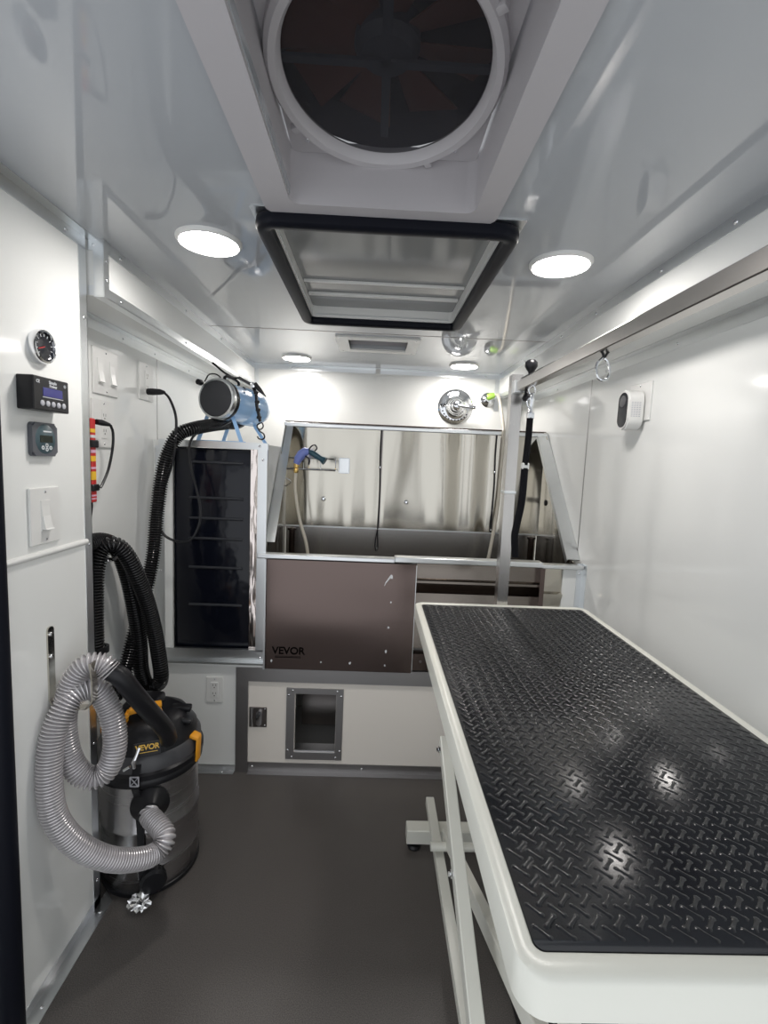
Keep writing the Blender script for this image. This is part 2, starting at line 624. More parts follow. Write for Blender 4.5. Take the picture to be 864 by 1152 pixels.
# latch hinge
t = thing('door_latch', 'small chrome slam latch beside the metal strip left of the pet hatch', 'latch', (-.48, YF, .215))
b = NB(); box(b, -.521, -.441, YF - .004, YF, .215, .312, .002); obj('plate', b, DARKMETAL, t)
b = NB(); cyl(b, (-.508, YF - .008, .222), (-.508, YF - .008, .306), .006, 10); obj('hinge_pin', b, CHROME, t, True)
b = NB(); prism(b, rrect(-.488, -.462, .228, .298, .011), 'y', YF - .014, YF - .003); obj('lever', b, CHROME, t)
for z in (.225, .303):
    screw(t, (-.45, YF - .004, z), (0, -1, 0), .7)


# ---- outlets and switch plates, general builder (u along wall, n out)
def wallplate(name, label, cat, c, u, n, w, h, kind, group=None, toggles=1):
    u = Vector(u); n = Vector(n); c = Vector(c); Z = Vector((0, 0, 1))
    t = thing(name, label, cat, c - Z * h / 2, group)

    def slab(uu0, uu1, z0, z1, d0, d1, bev=0.0):
        bm = NB()
        box(bm, uu0, uu1, -d1, -d0, z0, z1, bev)
        # local frame: x=u, -y = n
        M = Matrix((u, -n, Z)).transposed()
        for v in bm.verts: v.co = M @ v.co + c
        return bm
    obj('plate', slab(-w / 2, w / 2, -h / 2, h / 2, 0, .007, .002), WPLAST, t)
    for k in range(toggles):
        cu = (k - (toggles - 1) / 2) * w * .5
        hw = min(.017, w * .24)
        if kind == 'switch':
            obj('rocker', slab(cu - hw, cu + hw, -h * .27, h * .27, .006, .0085), WPLAST, t)
            bm = NB()
            prism(bm, [(.008, h * .24), (.008, -h * .24), (.020, -h * .24), (.016, -h * .22), (.010, .0)], 'x', -hw * .85, hw * .85)
            M = Matrix((u, n, Z)).transposed()
            for v in bm.verts: v.co = M @ Vector((v.co.x + cu, v.co.y, v.co.z)) + c
            obj('paddle', bm, WPLAST, t)
        else:
            f = obj('receptacle', slab(cu - hw, cu + hw, -h * .30, h * .30, .006, .0095, .001), WPLAST, t)
            for zc in (-h * .16, h * .16):
                for (a0, a1, z0, z1) in ((-.0075, -.0055, -.001, .009), (.0055, .0075, -.001, .009), (-.0025, .0025, -.010, -.005)):
                    obj('slot', slab(cu + a0, cu + a1, zc + z0, zc + z1, .0093, .0100), DARKMETAL, f)
    for zz in (-h * .42, h * .42):
        screw(t, c + n * .007 + Z * zz, n, .6)
    return t


wallplate('wall_outlet', 'white double wall outlet on the low panel left of the pet hatch', 'outlet', (-.677, YF, .39), (1, 0, 0), (0, -1, 0), .075, .120, 'outlet')
sw = wallplate('light_switch', 'large white rocker light switch on the front left panel above the seam', 'light switch', (XP, 1.216, 1.277), (0, 1, 0), (1, 0, 0), .108, .142, 'switch')
wallplate('light_switch', 'white double rocker switch plate high in the left alcove', 'light switch', (XL, 1.735, 1.712), (0, 1, 0), (1, 0, 0), .155, .155, 'switch', toggles=2)
wallplate('wall_outlet', 'white outlet plate below the double switch, beside the red charger', 'outlet', (XL, 1.715, 1.535), (0, 1, 0), (1, 0, 0), .135, .165, 'outlet')
wallplate('wall_outlet', 'white outlet plate with the black dryer plug in it on the alcove wall', 'outlet', (XL, 2.035, 1.728), (0, 1, 0), (1, 0, 0), .125, .150, 'outlet')
wallplate('wall_outlet', 'white outlet plate behind the white alarm on the right wall', 'outlet', (XR, 1.735, 1.695), (0, -1, 0), (-1, 0, 0), .14, .135, 'outlet')

# ================================================================== CABINET + TANK
t = thing('tank_cabinet', 'aluminium framed cabinet around the black tank, carrying the blue dryer', 'cabinet', (-.70, YF, .51))
b = NB()
box(b, XL + .001, -.489, YF + .012, 2.56, 1.478, 1.498); box(b, -.497, -.489, YF + .012, 2.56, .52, 1.478)
box(b, XL + .001, -.925, YF + .012, 2.56, .52, 1.478); box(b, XL + .001, -.489, YF + .012, 2.56, .512, .53)
obj('carcass', b, WHITE, t)
b = NB(); box(b, -.92, -.455, YF - .004, YF + .012, 1.474, 1.502)
f = obj('top_rail', b, ALU, t)
screw(f, (-.49, YF - .004, 1.488), (0, -1, 0)); screw(f, (-.85, YF - .004, 1.488), (0, -1, 0))
b = NB(); box(b, -.4975, -.4575, YF - .004, YF + .012, .575, 1.474)
f = obj('right_stile', b, ALU, t)
screw(f, (-.475, YF - .004, 1.43), (0, -1, 0))
b = NB(); box(b, -.935, -.897, YF - .002, YF + .012, .58, 1.474); f = obj('left_stile', b, ALU, t)
screw(f, (-.917, YF - .002, .93), (0, -1, 0)); screw(f, (-.917, YF - .002, .62), (0, -1, 0))
b = NB(); box(b, -.897, -.865, YF - .001, YF + .012, .58, 1.474); obj('filler_strip', b, WHITE, t)
b = NB(); box(b, -.935, -.4575, YF - .004, YF + .012, .526, .58); box(b, -.935, -.4575, YF - .03, YF - .004, .526, .529)
f = obj('bottom_rail', b, ALU, t); screw(f, (-.475, YF - .004, .545), (0, -1, 0))
b = NB(); box(b, -.95, -.447, YF - .02, YF + .012, .5065, .516); obj('lip', b, WHITE, t)
b = NB(); box(b, -.532, -.4975, YF + .014, YF + .018, .58, 1.474)
obj('polished_strip', b, mat('polished_sheet', (.78, .70, .66), .12, 1.0, bump=((14, 14, 3), .5, .02)), t)

t = thing('water_tank', 'glossy black ribbed plastic tank inside the metal framed cabinet', 'tank', (-.70, 2.25, .53))
b = NB(); box(b, -.866, -.532, YF + .022, 2.50, .531, 1.472, .008, 2)
obj('body', b, BLACKG, t, True)
zs = [1.50, 1.41, 1.255, 1.165, 1.075, .945, .775]
for z0, z1 in zip(zs[1:], zs[:-1]):
    b = NB(); cyl(b, (-.80, YF + .021, z0), (-.565, YF + .021, z0), .0065, 10)
    obj('rib', b, mat('rib_gloss', (.03, .032, .038), .25) if z0 == zs[1] else bpy.data.materials['rib_gloss'], t, True)

# ================================================================== DOG BATH
t = thing('dog_bath', 'large stainless steel dog bath with sloped side walls under back lights', 'dog bath', (.23, 2.35, .505))
bath = t
b = NB(); box(b, -.475, .935, 2.645, 2.650, 1.07, 1.615)
bp_ = obj('back_panel', b, STEEL, t)
b = NB(); box(b, .040, .046, 2.6425, 2.645, 1.075, 1.612); obj('seam', b, DARKMETAL, bp_)
b = NB(); box(b, -.475, .935, 2.6435, 2.6455, 1.068, 1.076); obj('fold', b, ALU, bp_)
b = NB(); box(b, -.49, .945, 2.630, 2.662, 1.612, 1.634, .004, 2); obj('top_rail', b, ALU, t)
b = NB(); box(b, -.49, .945, 2.662, 2.70, 1.640, 1.644); box(b, -.49, .945, 2.698, 2.702, 1.60, 1.644); obj('rear_lip', b, STEELH, t)
for x0, x1 in ((-.482, -.477), (.935, .940)):
    b = NB()
    prism(b, [(2.09, .60), (2.66, .60), (2.66, 1.625), (2.635, 1.625), (2.19, 1.03), (2.09, 1.005)], 'x', x0, x1)
    obj('side_panel', b, STEEL, t)
# sloping edge flanges
b = NB()
beam(b, (-.462, 2.195, 1.055), (-.462, 2.648, 1.630), .042, .004, (0, -1, 1)); beam(b, (-.483, 2.192, 1.045), (-.483, 2.650, 1.620), .003, .03, (0, -1, 1))
obj('left_flange', b, ALU, t)
b = NB()
beam(b, (.919, 2.115, 1.040), (.919, 2.648, 1.632), .058, .004, (0, -1, 1)); beam(b, (.888, 2.115, 1.032), (.888, 2.645, 1.622), .003, .022, (0, -1, 1))
obj('right_flange', b, ALU, t)
# rim
b = NB()
box(b, -.490, .110, 2.055, 2.105, 1.006, 1.026, .004, 2)
box(b, .108, .76, 2.050, 2.105, 1.010, 1.034, .004, 2)
box(b, .76, .945, 2.056, 2.105, 1.006, 1.024, .004, 2)
obj('rim', b, ALU, t)
# basin
b = NB()
box(b, -.475, .935, 2.675, 2.68, .62, 1.07); box(b, -.475, .935, 2.645, 2.68, 1.064, 1.069)
box(b, -.475, .935, 2.135, 2.68, .615, .62); box(b, -.475, .935, 2.135, 2.140, .62, 1.006)
obj('basin', b, SATIN, t)
# outer face, right half: stepped skin
b = NB()
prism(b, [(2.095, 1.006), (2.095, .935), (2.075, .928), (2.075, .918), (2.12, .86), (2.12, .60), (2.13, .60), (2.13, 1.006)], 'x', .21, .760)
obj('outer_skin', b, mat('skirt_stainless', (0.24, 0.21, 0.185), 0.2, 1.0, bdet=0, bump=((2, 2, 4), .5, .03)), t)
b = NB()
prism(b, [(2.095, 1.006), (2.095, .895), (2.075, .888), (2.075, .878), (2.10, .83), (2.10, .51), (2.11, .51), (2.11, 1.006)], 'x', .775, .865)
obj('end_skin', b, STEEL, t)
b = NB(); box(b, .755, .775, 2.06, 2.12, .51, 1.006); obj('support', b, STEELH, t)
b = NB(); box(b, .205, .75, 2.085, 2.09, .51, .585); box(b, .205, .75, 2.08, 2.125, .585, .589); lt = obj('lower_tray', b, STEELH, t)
b = NB(); cyl(b, (.247, 2.086, .552), (.247, 2.083, .552), .006, 12); obj('bolt', b, DARKMETAL, lt)
# front access panel
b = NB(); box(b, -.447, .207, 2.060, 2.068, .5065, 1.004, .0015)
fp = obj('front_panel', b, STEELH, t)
b = NB(); box(b, -.4555, -.4475, 2.052, 2.075, .507, 1.004); obj('edge_strip', b, ALU, t)
b = NB(); box(b, .205, .2075, 2.056, 2.0605, .508, 1.0); obj('edge_fold', b, ALU, fp)
text('VEVOR', 'logo', .046, (-.345, 2.0594, .592), (1, 0, 0), (0, 0, 1), PRINTD, fp, bold=.0012)
b = NB(); box(b, -.405, -.29, 2.0592, 2.0601, .561, .564); box(b, -.405, -.29, 2.0592, 2.0601, .567, .5685); obj('logo_underline', b, PRINTD, fp)
# residue marks left on the plate
for (x, z, s) in ((.098, .945, .014), (.100, .83, .008), (.094, .715, .009), (.088, .605, .010), (-.42, .545, .009), (-.20, .545, .006), (-.07, .545, .009), (.085, .54, .008)):
    n = 9
    pts = [(x + s * .7 * random.uniform(.4, 1) * math.cos(2 * PI * k / n), z + s * random.uniform(.4, 1) * math.sin(2 * PI * k / n)) for k in range(n)]
    b = NB(); prism(b, pts, 'y', 2.0590, 2.0602); obj('adhesive_mark', b, PRINT, fp)
b = NB(); prism(b, [(.095, .955), (.101, .95), (.075, .915), (.068, .90), (.072, .918)], 'y', 2.0588, 2.0602); obj('adhesive_mark', b, PRINT, fp)
# fastenings inside the bath
for (x, z) in ((-.268, 1.227), (.188, 1.226)):
    b = NB(); lathe(b, [(0, .010), (.006, .010), (.008, .006), (.0125, .004), (.0125, 0)], (x, 2.645, z), (0, -1, 0), 20); obj('grommet', b, CHROME, bp_, True)
for (y, z, r, mm) in ((2.54, 1.43, .009, CHROME), (2.56, 1.26, .016, BLACKP), (2.43, 1.315, .007, CHROME), (2.42, 1.285, .007, CHROME)):
    b = NB(); lathe(b, [(0, .006), (r * .7, .006), (r, .003), (r, 0)], (.935, y, z), (-1, 0, 0), 16); obj('grommet', b, mm, t, True)
# vertical drain pipes in the corners
for x in (-.43, .885):
    b = NB(); cyl(b, (x, 2.60, .62), (x, 2.60, 1.055), .016, 16); lathe(b, [(.016, 0), (.024, .004), (.024, .014), (.0, .018)], (x, 2.60, 1.05), (0, 0, 1), 16)
    obj('overflow_pipe', b, STEELH, t, True)

# wall section and angle at the right end of the bath
b = NB(); box(b, .866, .925, YF - .004, YF + .02, .506, 1.004); struct('wall_tub_right', b, WHITE)
b = NB(); box(b, .925, XR, YF - .008, YF, .506, 1.03); box(b, XR - .002, XR, YF - .05, YF, .506, 1.03)
o = struct('trim_tub_right', b, ALU); screw(o, (.937, YF - .008, .985), (0, -1, 0))
b = NB(); box(b, .21, .755, 2.13, 2.14, .50, .61); struct('wall_tub_recess_panel', b, INSIDE)  # plain grey panel closing the recess behind the lower tray

# soap shelf inside, left
t = thing('wire_shelf', 'small wire shelf on the left corner of the steel bath back wall', 'shelf', (-.30, 2.62, 1.385))
b = NB()
for z in (1.445, 1.385):
    for a, c in (((-.46, 2.56), (-.20, 2.56)), ((-.46, 2.56), (-.46, 2.642)), ((-.20, 2.56), (-.20, 2.642))):
        cyl(b, (*a, z), (*c, z), .003, 8)
for x in (-.46, -.37, -.28, -.20):
    cyl(b, (x, 2.56, 1.385), (x, 2.56, 1.445), .0025, 8)
for k in range(7):
    y = 2.565 + k * .012
    cyl(b, (-.46, y, 1.387), (-.20, y, 1.387), .0018, 6)
obj('wire_basket', b, CHROME, t, True)
b = NB(); box(b, -.19, -.13, 2.640, 2.6445, 1.37, 1.455, .004); obj('mount_plate', b, ALU, t)

# spray gun + cream hose
t = thing('spray_gun', 'blue and black spray gun on cream hose hanging at bath left', 'spray gun', (-.36, 2.42, 1.40))
b = NB()
sweep(b, [(-.382, 2.40, 1.415), (-.374, 2.40, 1.440), (-.358, 2.40, 1.462), (-.338, 2.40, 1.478), (-.322, 2.40, 1.480)], [.015, .021, .024, .022, .015], 14)
obj('handle', b, BLUED, t, True)
b = NB(); sweep(b, [(-.325, 2.40, 1.480), (-.300, 2.395, 1.468), (-.262, 2.39, 1.446), (-.240, 2.385, 1.434)], [.010, .015, .013, .020], 14); obj('nozzle', b, TEAL, t, True)
b = NB(); tube(b, [(-.330, 2.40, 1.47), (-.315, 2.40, 1.50), (-.295, 2.40, 1.512), (-.283, 2.40, 1.496), (-.296, 2.40, 1.480)], .0035, 8, .006); obj('ring', b, BLACKP, t, True)
b = NB(); tube(b, [(-.335, 2.38, 1.455), (-.315, 2.37, 1.440), (-.318, 2.38, 1.415)], .004, 8, .006); obj('trigger', b, BLACKP, t, True)
b = NB(); lathe(b, [(.009, 0), (.012, .004), (.012, .020), (.009, .024), (.013, .028), (.013, .05)], (-.384, 2.40, 1.37), (.05, 0, 1), 14); obj('brass_fitting', b, BRASS, t, True)
b = NB(); tube(b, [(-.384, 2.40, 1.375), (-.386, 2.40, 1.30), (-.376, 2.40, 1.22), (-.355, 2.40, 1.12), (-.325, 2.40, 1.02), (-.305, 2.40, .90), (-.29, 2.42, .75), (-.22, 2.45, .635), (.1, 2.45, .632)], .0085, 10); obj('hose', b, CREAM, t, True)

# left triangular hook
b = NB(); tube(b, [(-.470, 2.50, 1.30), (-.470, 2.47, 1.345), (-.42, 2.47, 1.325), (-.445, 2.49, 1.30), (-.470, 2.50, 1.30)], .003, 6, .004)
tag(obj('hook', b, CHROME, None, True, (-.475, 2.5, 1.30)), 'small triangular chrome hook inside the left wall of the bath', 'hook')

# mixing valve
t = thing('mixing_valve', 'round chrome mixing valve with lever on back wall above bath', 'valve', (.515, YB, 1.80))
b = NB(); lathe(b, [(.113, 0), (.113, .004), (.104, .010), (.085, .014), (.070, .013), (.060, .020), (.050, .034), (.046, .05), (.040, .055)], (.515, YB, 1.815), (0, -1, 0), 48); obj('escutcheon', b, CHROME, t, True)
b = NB(); lathe(b, [(.040, .05), (.036, .075), (.030, .085), (.014, .092), (0, .092)], (.515, YB, 1.815), (0, -1, 0), 32); obj('dial', b, CHROME, t, True)
b = NB(); sweep(b, [(.52, YB - .085, 1.816), (.57, YB - .095, 1.808), (.625, YB - .10, 1.804)], [.012, .011, .013], 12); obj('lever', b, CHROME, t, True)
b = NB()
for k in range(10):
    a = math.radians(200 + k * 14)
    cyl(b, (.515 + .088 * math.cos(a), YB - .012, 1.815 + .088 * math.sin(a)), (.515 + .088 * math.cos(a), YB - .0165, 1.815 + .088 * math.sin(a)), .005, 8)
obj('index_mark', b, BLACKP, t)

# hose outlet + shower hose
t = thing('hose_outlet', 'small round chrome water outlet with lime fitting near back right corner', 'outlet', (.72, YB, 1.86))
b = NB(); lathe(b, [(.046, 0), (.046, .005), (.036, .014), (.022, .020), (.020, .05), (0, .05)], (.722, YB, 1.868), (0, -1, 0), 32); obj('flange', b, CHROME, t, True)
b = NB(); sweep(b, [(.715, YB - .045, 1.880), (.732, YB - .055, 1.886), (.752, YB - .058, 1.892)], [.022, .021, .016], 14); obj('fitting', b, GREEN, t, True)
b = NB(); tube(b, [(.745, 3.10, 1.893), (.768, 3.08, 1.890), (.768, 3.02, 1.84), (.742, 2.85, 1.74), (.706, 2.66, 1.655), (.696, 2.61, 1.60), (.690, 2.60, 1.40), (.680, 2.58, 1.22), (.650, 2.53, 1.05), (.622, 2.50, .90), (.60, 2.48, .72), (.5, 2.45, .632), (.3, 2.42, .632)], .0095, 10)
obj('shower_hose', b, CREAM, t, True)


# thin black restraint cords inside the bath
def cord(x, y, ztop, zbot, label, loop, topx=None):
    t = thing('restraint_cord', label, 'cord', (x, y, ztop), 'black restraint cords in the bath')
    tx = topx if topx is not None else x
    b = NB(); tube(b, [(tx, y, ztop), (x - .002, y - .004, ztop - .12), (x + .003, y - .003, (ztop + zbot) / 2), (x, y - .005, zbot + .12)], .0042, 8); obj('cord', b, BLACKP, t, True)
    b = NB(); tube(b, [(x, y - .005, zbot + .12), (x - loop, y - .006, zbot + .05), (x - loop * .6, y - .006, zbot), (x + .004, y - .006, zbot + .008), (x + loop * .3, y - .006, zbot + .06), (x, y - .005, zbot + .12)], .0032, 8, .008); obj('loop', b, BLACKP, t, True)
    for z in (ztop - .20, zbot + .01):
        b = NB(); lathe(b, [(.0, -.006), (.006, -.005), (.007, 0), (.006, .005), (0, .006)], (x, y - .005, z), (0, 0, 1), 10); obj('bead', b, CHROME, t, True)


cord(.036, 2.638, 1.612, .95, 'thin black cord hanging along the centre seam of the bath back', .010)
cord(.732, 2.60, 1.530, .985, 'thin black looped cord hanging just left of the steel grooming post', .03)
cord(.665, 2.632, 1.612, 1.08, 'thin black cord just left of the cream shower hose in bath', .006)


# ================================================================== CEILING FIXTURES
def downlight(x, y, label):
    t = thing('recessed_light', label, 'ceiling light', (x, y, ZC), 'round ceiling lights')
    b = NB(); lathe(b, [(.0875, 0), (.0875, -.004), (.083, -.010), (.079, -.012), (.076, -.009), (.076, -.003)], (x, y, ZC), (0, 0, 1), 48); obj('trim_ring', b, WPLAST, t, True)
    b = NB(); lathe(b, [(.0765, -.0045), (.06, -.0085), (0, -.010)], (x, y, ZC), (0, 0, 1), 48); obj('lens', b, LENS, t, True)


downlight(-.475, 1.40, 'lit round ceiling light left of the black framed hatch, near front')
downlight(.51, 1.425, 'lit round ceiling light right of the black framed hatch, near front')
downlight(-.475, 2.905, 'lit round ceiling light at the back left, above the bath')
downlight(.512, 2.905, 'lit round ceiling light at the back right, above the chrome valve')

# roof fan
FY = .925
FS = 1.2


def stretch(bm):
    for v in bm.verts: v.co.y = FY + (v.co.y - FY) * FS
    return bm


t = thing('roof_fan', 'white framed square roof fan with round dark mesh at picture top', 'roof fan', (-.005, FY, ZC))
b = NB()
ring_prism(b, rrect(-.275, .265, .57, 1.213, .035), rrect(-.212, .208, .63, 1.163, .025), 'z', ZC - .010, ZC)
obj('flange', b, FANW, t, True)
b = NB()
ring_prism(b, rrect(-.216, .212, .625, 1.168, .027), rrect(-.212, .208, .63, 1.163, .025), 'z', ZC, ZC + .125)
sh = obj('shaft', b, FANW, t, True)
b = NB()
# plate with a round opening
NSEG = 48
outer = []
for k in range(NSEG):
    a = 2 * PI * k / NSEG
    c, s_ = math.cos(a), math.sin(a)
    q = 1 / max(abs(c), abs(s_))
    ox = c * q * .206; oy = s_ * q * (.236 if s_ > 0 else .29)
    outer.append((-.003 + ox, FY + oy))
inner = [(-.005 + .19 * math.cos(2 * PI * k / NSEG), FY + .19 * FS * math.sin(2 * PI * k / NSEG)) for k in range(NSEG)]
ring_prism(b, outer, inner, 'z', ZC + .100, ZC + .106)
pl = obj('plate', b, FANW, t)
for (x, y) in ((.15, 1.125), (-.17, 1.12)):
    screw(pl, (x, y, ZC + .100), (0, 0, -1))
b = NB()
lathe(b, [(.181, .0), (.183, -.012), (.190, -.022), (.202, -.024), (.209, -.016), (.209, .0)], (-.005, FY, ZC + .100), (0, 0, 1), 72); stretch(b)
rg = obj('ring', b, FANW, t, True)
b = NB()
for a in (-118, -38, 148, 62):
    A = math.radians(a)
    c = Vector((-.005 + .209 * math.cos(A), FY + .209 * FS * math.sin(A), ZC + .085))
    d = Vector((math.cos(A), math.sin(A), 0))
    beam(b, c - d * .010, c + d * .010, .016, .014, bev=.002)
    obj('tab', b, FANW, rg, True); b = NB()
b.free()
b = NB(); lathe(b, [(0, 0), (.183, 0)], (-.005, FY, ZC + .097), (0, 0, 1), 48); stretch(b); obj('mesh_screen', b, NET, t)
# blades and motor above the screen
b = NB(); lathe(b, [(0, 0), (.045, .0), (.058, .015), (.058, .05), (0, .05)], (-.005, FY, ZC + .125), (0, 0, 1), 32)
mo = obj('motor', b, MOTOR, t, True)
for k in range(8):
    a = 2 * PI * k / 8 + .2
    b = NB()
    u = Vector((math.cos(a), math.sin(a), 0)); v = Vector((-math.sin(a), math.cos(a), 0)); Zv = Vector((0, 0, 1))
    c0 = Vector((-.005, FY, ZC + .150))
    P = [c0 + u * .05 - v * .018 - Zv * .006, c0 + u * .05 + v * .018 + Zv * .006, c0 + u * .185 + v * .060 + Zv * .014, c0 + u * .190 - v * .050 - Zv * .014]
    lo = [b.verts.new(p) for p in P]; hi = [b.verts.new(p + Zv * .003) for p in P]
    b.faces.new(lo); b.faces.new(hi[::-1])
    for i in range(4): b.faces.new((lo[i], hi[i], hi[(i + 1) % 4], lo[(i + 1) % 4]))
    obj('blade', b, BLADE, t)
b = NB(); box(b, -.19, .18, FY - .008, FY + .008, ZC + .112, ZC + .118); box(b, -.013, .003, FY - .19, FY + .19, ZC + .112, ZC + .118)
obj('strut', b, MOTOR, t)
b = NB(); lathe(b, [(.205, .10), (.205, .17), (.23, .18), (.24, .22), (.20, .26), (0, .28)], (-.005, FY, ZC), (0, 0, 1), 48)
obj('rain_dome', b, DOME, t, True)

# roof hatch with black gasket
t = thing('roof_hatch', 'rectangular roof hatch with thick black rubber frame between ceiling lights', 'roof hatch', (.02, 1.62, ZC))
b = NB()
HO = rrect(-.312, .338, 1.20, 2.075, .045, 8)
def gasket(bm, path, w, h, z):
    n = len(path)
    rings = []
    for k in range(n):
        p = Vector((*path[k], 0)); a = Vector((*path[k - 1], 0)); c = Vector((*path[(k + 1) % n], 0))
        tt = (c - a).normalized(); s = Vector((tt.y, -tt.x, 0))
        ring = []
        for j in range(12):
            an = 2 * PI * j / 12
            ca, sa = math.cos(an), math.sin(an)
            ca = math.copysign(abs(ca) ** .6, ca); sa = math.copysign(abs(sa) ** .6, sa)
            ring.append(bm.verts.new(p + s * ca * w / 2 + Vector((0, 0, z + sa * h / 2))))
        rings.append(ring)
    for k in range(n):
        a, c = rings[k], rings[(k + 1) % n]
        for j in range(12):
            bm.faces.new((a[j], a[(j + 1) % 12], c[(j + 1) % 12], c[j]))
def dense(path, m):
    out = []
    for k in range(len(path)):
        a = path[k]; c = path[(k + 1) % len(path)]
        L = math.hypot(c[0] - a[0], c[1] - a[1])
        q = max(1, int(L / m))
        for j in range(q): out.append((a[0] + (c[0] - a[0]) * j / q, a[1] + (c[1] - a[1]) * j / q))
    return out
gasket(b, dense(rrect(-.292, .318, 1.222, 2.052, .032, 8), .03), .040, .036, ZC - .018)
obj('gasket', b, SEAL, t, True)
b = NB(); ring_prism(b, rrect(-.315, .341, 1.195, 2.08, .004, 2), rrect(-.268, .294, 1.25, 2.022, .004, 2), 'z', ZC - .003, ZC - .0005)
obj('backing_frame', b, ALU, t)
b = NB(); ring_prism(b, rrect(-.275, .30, 1.245, 2.03, .02), rrect(-.270, .295, 1.25, 2.025, .02), 'z', ZC - .012, ZC + .045)
obj('shaft', b, WPLAST, t, True)
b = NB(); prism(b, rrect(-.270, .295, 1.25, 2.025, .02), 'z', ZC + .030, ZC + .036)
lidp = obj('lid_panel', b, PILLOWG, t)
for y0, y1 in ((1.728, 1.736), (1.852, 1.872)):  # white bars added to catch light as bright strips across the panel
    b = NB(); box(b, -.265, .29, y0, y1, ZC + .020, ZC + .030, .002); obj('added_bright_strip', b, WPLAST, lidp)

# small rear ceiling vent
t = thing('ceiling_vent', 'small square white ceiling vent beyond the black framed hatch', 'vent', (0, 2.5, ZC))
b = NB(); ring_prism(b, rrect(-.205, .20, 2.345, 2.655, .006, 3), rrect(-.147, .143, 2.398, 2.602, .004, 3), 'z', ZC - .008, ZC)
f = obj('frame', b, WPLAST, t)
for x in (-.185, .18):
    for y in (2.365, 2.635): screw(f, (x, y, ZC - .008), (0, 0, -1), .8)
b = NB(); box(b, -.15, .15, 2.395, 2.605, ZC + .07, ZC + .08); box(b, -.15, -.145, 2.395, 2.605, ZC, ZC + .07); box(b, .145, .15, 2.395, 2.605, ZC, ZC + .07)
box(b, -.15, .15, 2.605, 2.61, ZC, ZC + .07); box(b, -.15, .15, 2.39, 2.395, ZC, ZC + .07)
obj('recess', b, FANW, t)
b = NB(); lathe(b, [(.085, 0), (.085, -.012), (.07, -.014), (.07, 0)], (.02, 2.50, ZC + .07), (0, 0, 1), 32); obj('collar', b, BLACKP, t, True)
b = NB(); sweep(b, [(-.04, 2.45, ZC + .06), (-.04, 2.45, ZC + .012)], [.003, .006], 8); obj('knob', b, BLACKP, t, True)

# ================================================================== GROOMING TABLE
TX0, TX1, TY0, TY1, TZ = .166, .786, .415, 1.685, .95
t = thing('grooming_table', 'long white scissor lift grooming table with black diamond plate rubber top', 'grooming table', (.476, 1.05, 0))
b = NB()
# frame with rounded profile
def ring_of(x0, x1, y0, y1, r, z): return [Vector((p[0], p[1], z)) for p in rrect(x0, x1, y0, y1, r, 8)]
prof = [(0.0, TZ - .047), (0.0, TZ - .006), (.0018, TZ - .002), (.006, TZ), (.020, TZ), (.0225, TZ - .002), (.0225, TZ - .010), (.05, TZ - .010), (.05, TZ - .047)]
R = []
for d, z in prof:
    R.append([b.verts.new(v) for v in ring_of(TX0 + d, TX1 - d, TY0 + d * 1.3, TY1 - d * 1.3, max(.004, .034 - d), z)])
n = len(R[0])
for i in range(len(R)):
    A, B_ = R[i], R[(i + 1) % len(R)]
    for k in range(n): b.faces.new((A[k], A[(k + 1) % n], B_[(k + 1) % n], B_[k]))
obj('tabletop_frame', b, POWDER, t, True)
b = NB(); prism(b, rrect(TX0 + .045, TX1 - .045, TY0 + .06, TY1 - .06, .01), 'z', TZ - .022, TZ - .0105)
obj('tabletop_board', b, BLACKP, t)
# rubber mat with raised diamond plate treads
b = NB()
MX0, MX1, MY0, MY1 = TX0 + .0235, TX1 - .0235, TY0 + .031, TY1 - .031
prism(b, rrect(MX0, MX1, MY0, MY1, .012, 6), 'z', TZ - .0095, TZ - .0005)
pitch = .0184
hz = TZ - .0005
prof2 = [(-.0118, .0016), (-.0092, .0036), (-.0048, .0019), (.0048, .0019), (.0092, .0036), (.0118, .0016)]
r2 = math.sqrt(.5)
NR = 60
for i in range(-NR, NR):
    for j in range(-NR, NR):
        cx = (MX0 + MX1) / 2 + (i - j) * pitch * r2; cy = (MY0 + MY1) / 2 + (i + j) * pitch * r2
        if not (MX0 + .010 < cx < MX1 - .010 and MY0 + .011 < cy < MY1 - .011): continue
        a = math.radians(45 + (90 if (i + j) % 2 else 0))
        ca, sa = math.cos(a), math.sin(a)
        up1 = [(px, wd) for px, wd in prof2]
        base_l = []; base_r = []; top_l = []; top_r = []
        for px, wd in up1:
            wb = wd + .0007; wt = wd * .5
            ex = 1.06; tx_ = .86
            for lst, xx, yy, z in ((base_l, px * ex, wb, hz - .0002), (base_r, px * ex, -wb, hz - .0002), (top_l, px * tx_, wt, hz + .0012), (top_r, px * tx_, -wt, hz + .0012)):
                lst.append(b.verts.new((cx + xx * ca - yy * sa, cy + xx * sa + yy * ca, z)))
        for k in range(5):
            b.faces.new((top_l[k], top_r[k], top_r[k + 1], top_l[k + 1]))
            b.faces.new((base_l[k], top_l[k], top_l[k + 1], base_l[k + 1]))
            b.faces.new((base_r[k + 1], top_r[k + 1], top_r[k], base_r[k]))
        b.faces.new((base_l[0], base_r[0], top_r[0], top_l[0]))
        b.faces.new((base_l[-1], top_l[-1], top_r[-1], base_r[-1]))
mt = obj('rubber_mat', b, RUBBER, t)
for p in mt.data.polygons: p.use_smooth = True
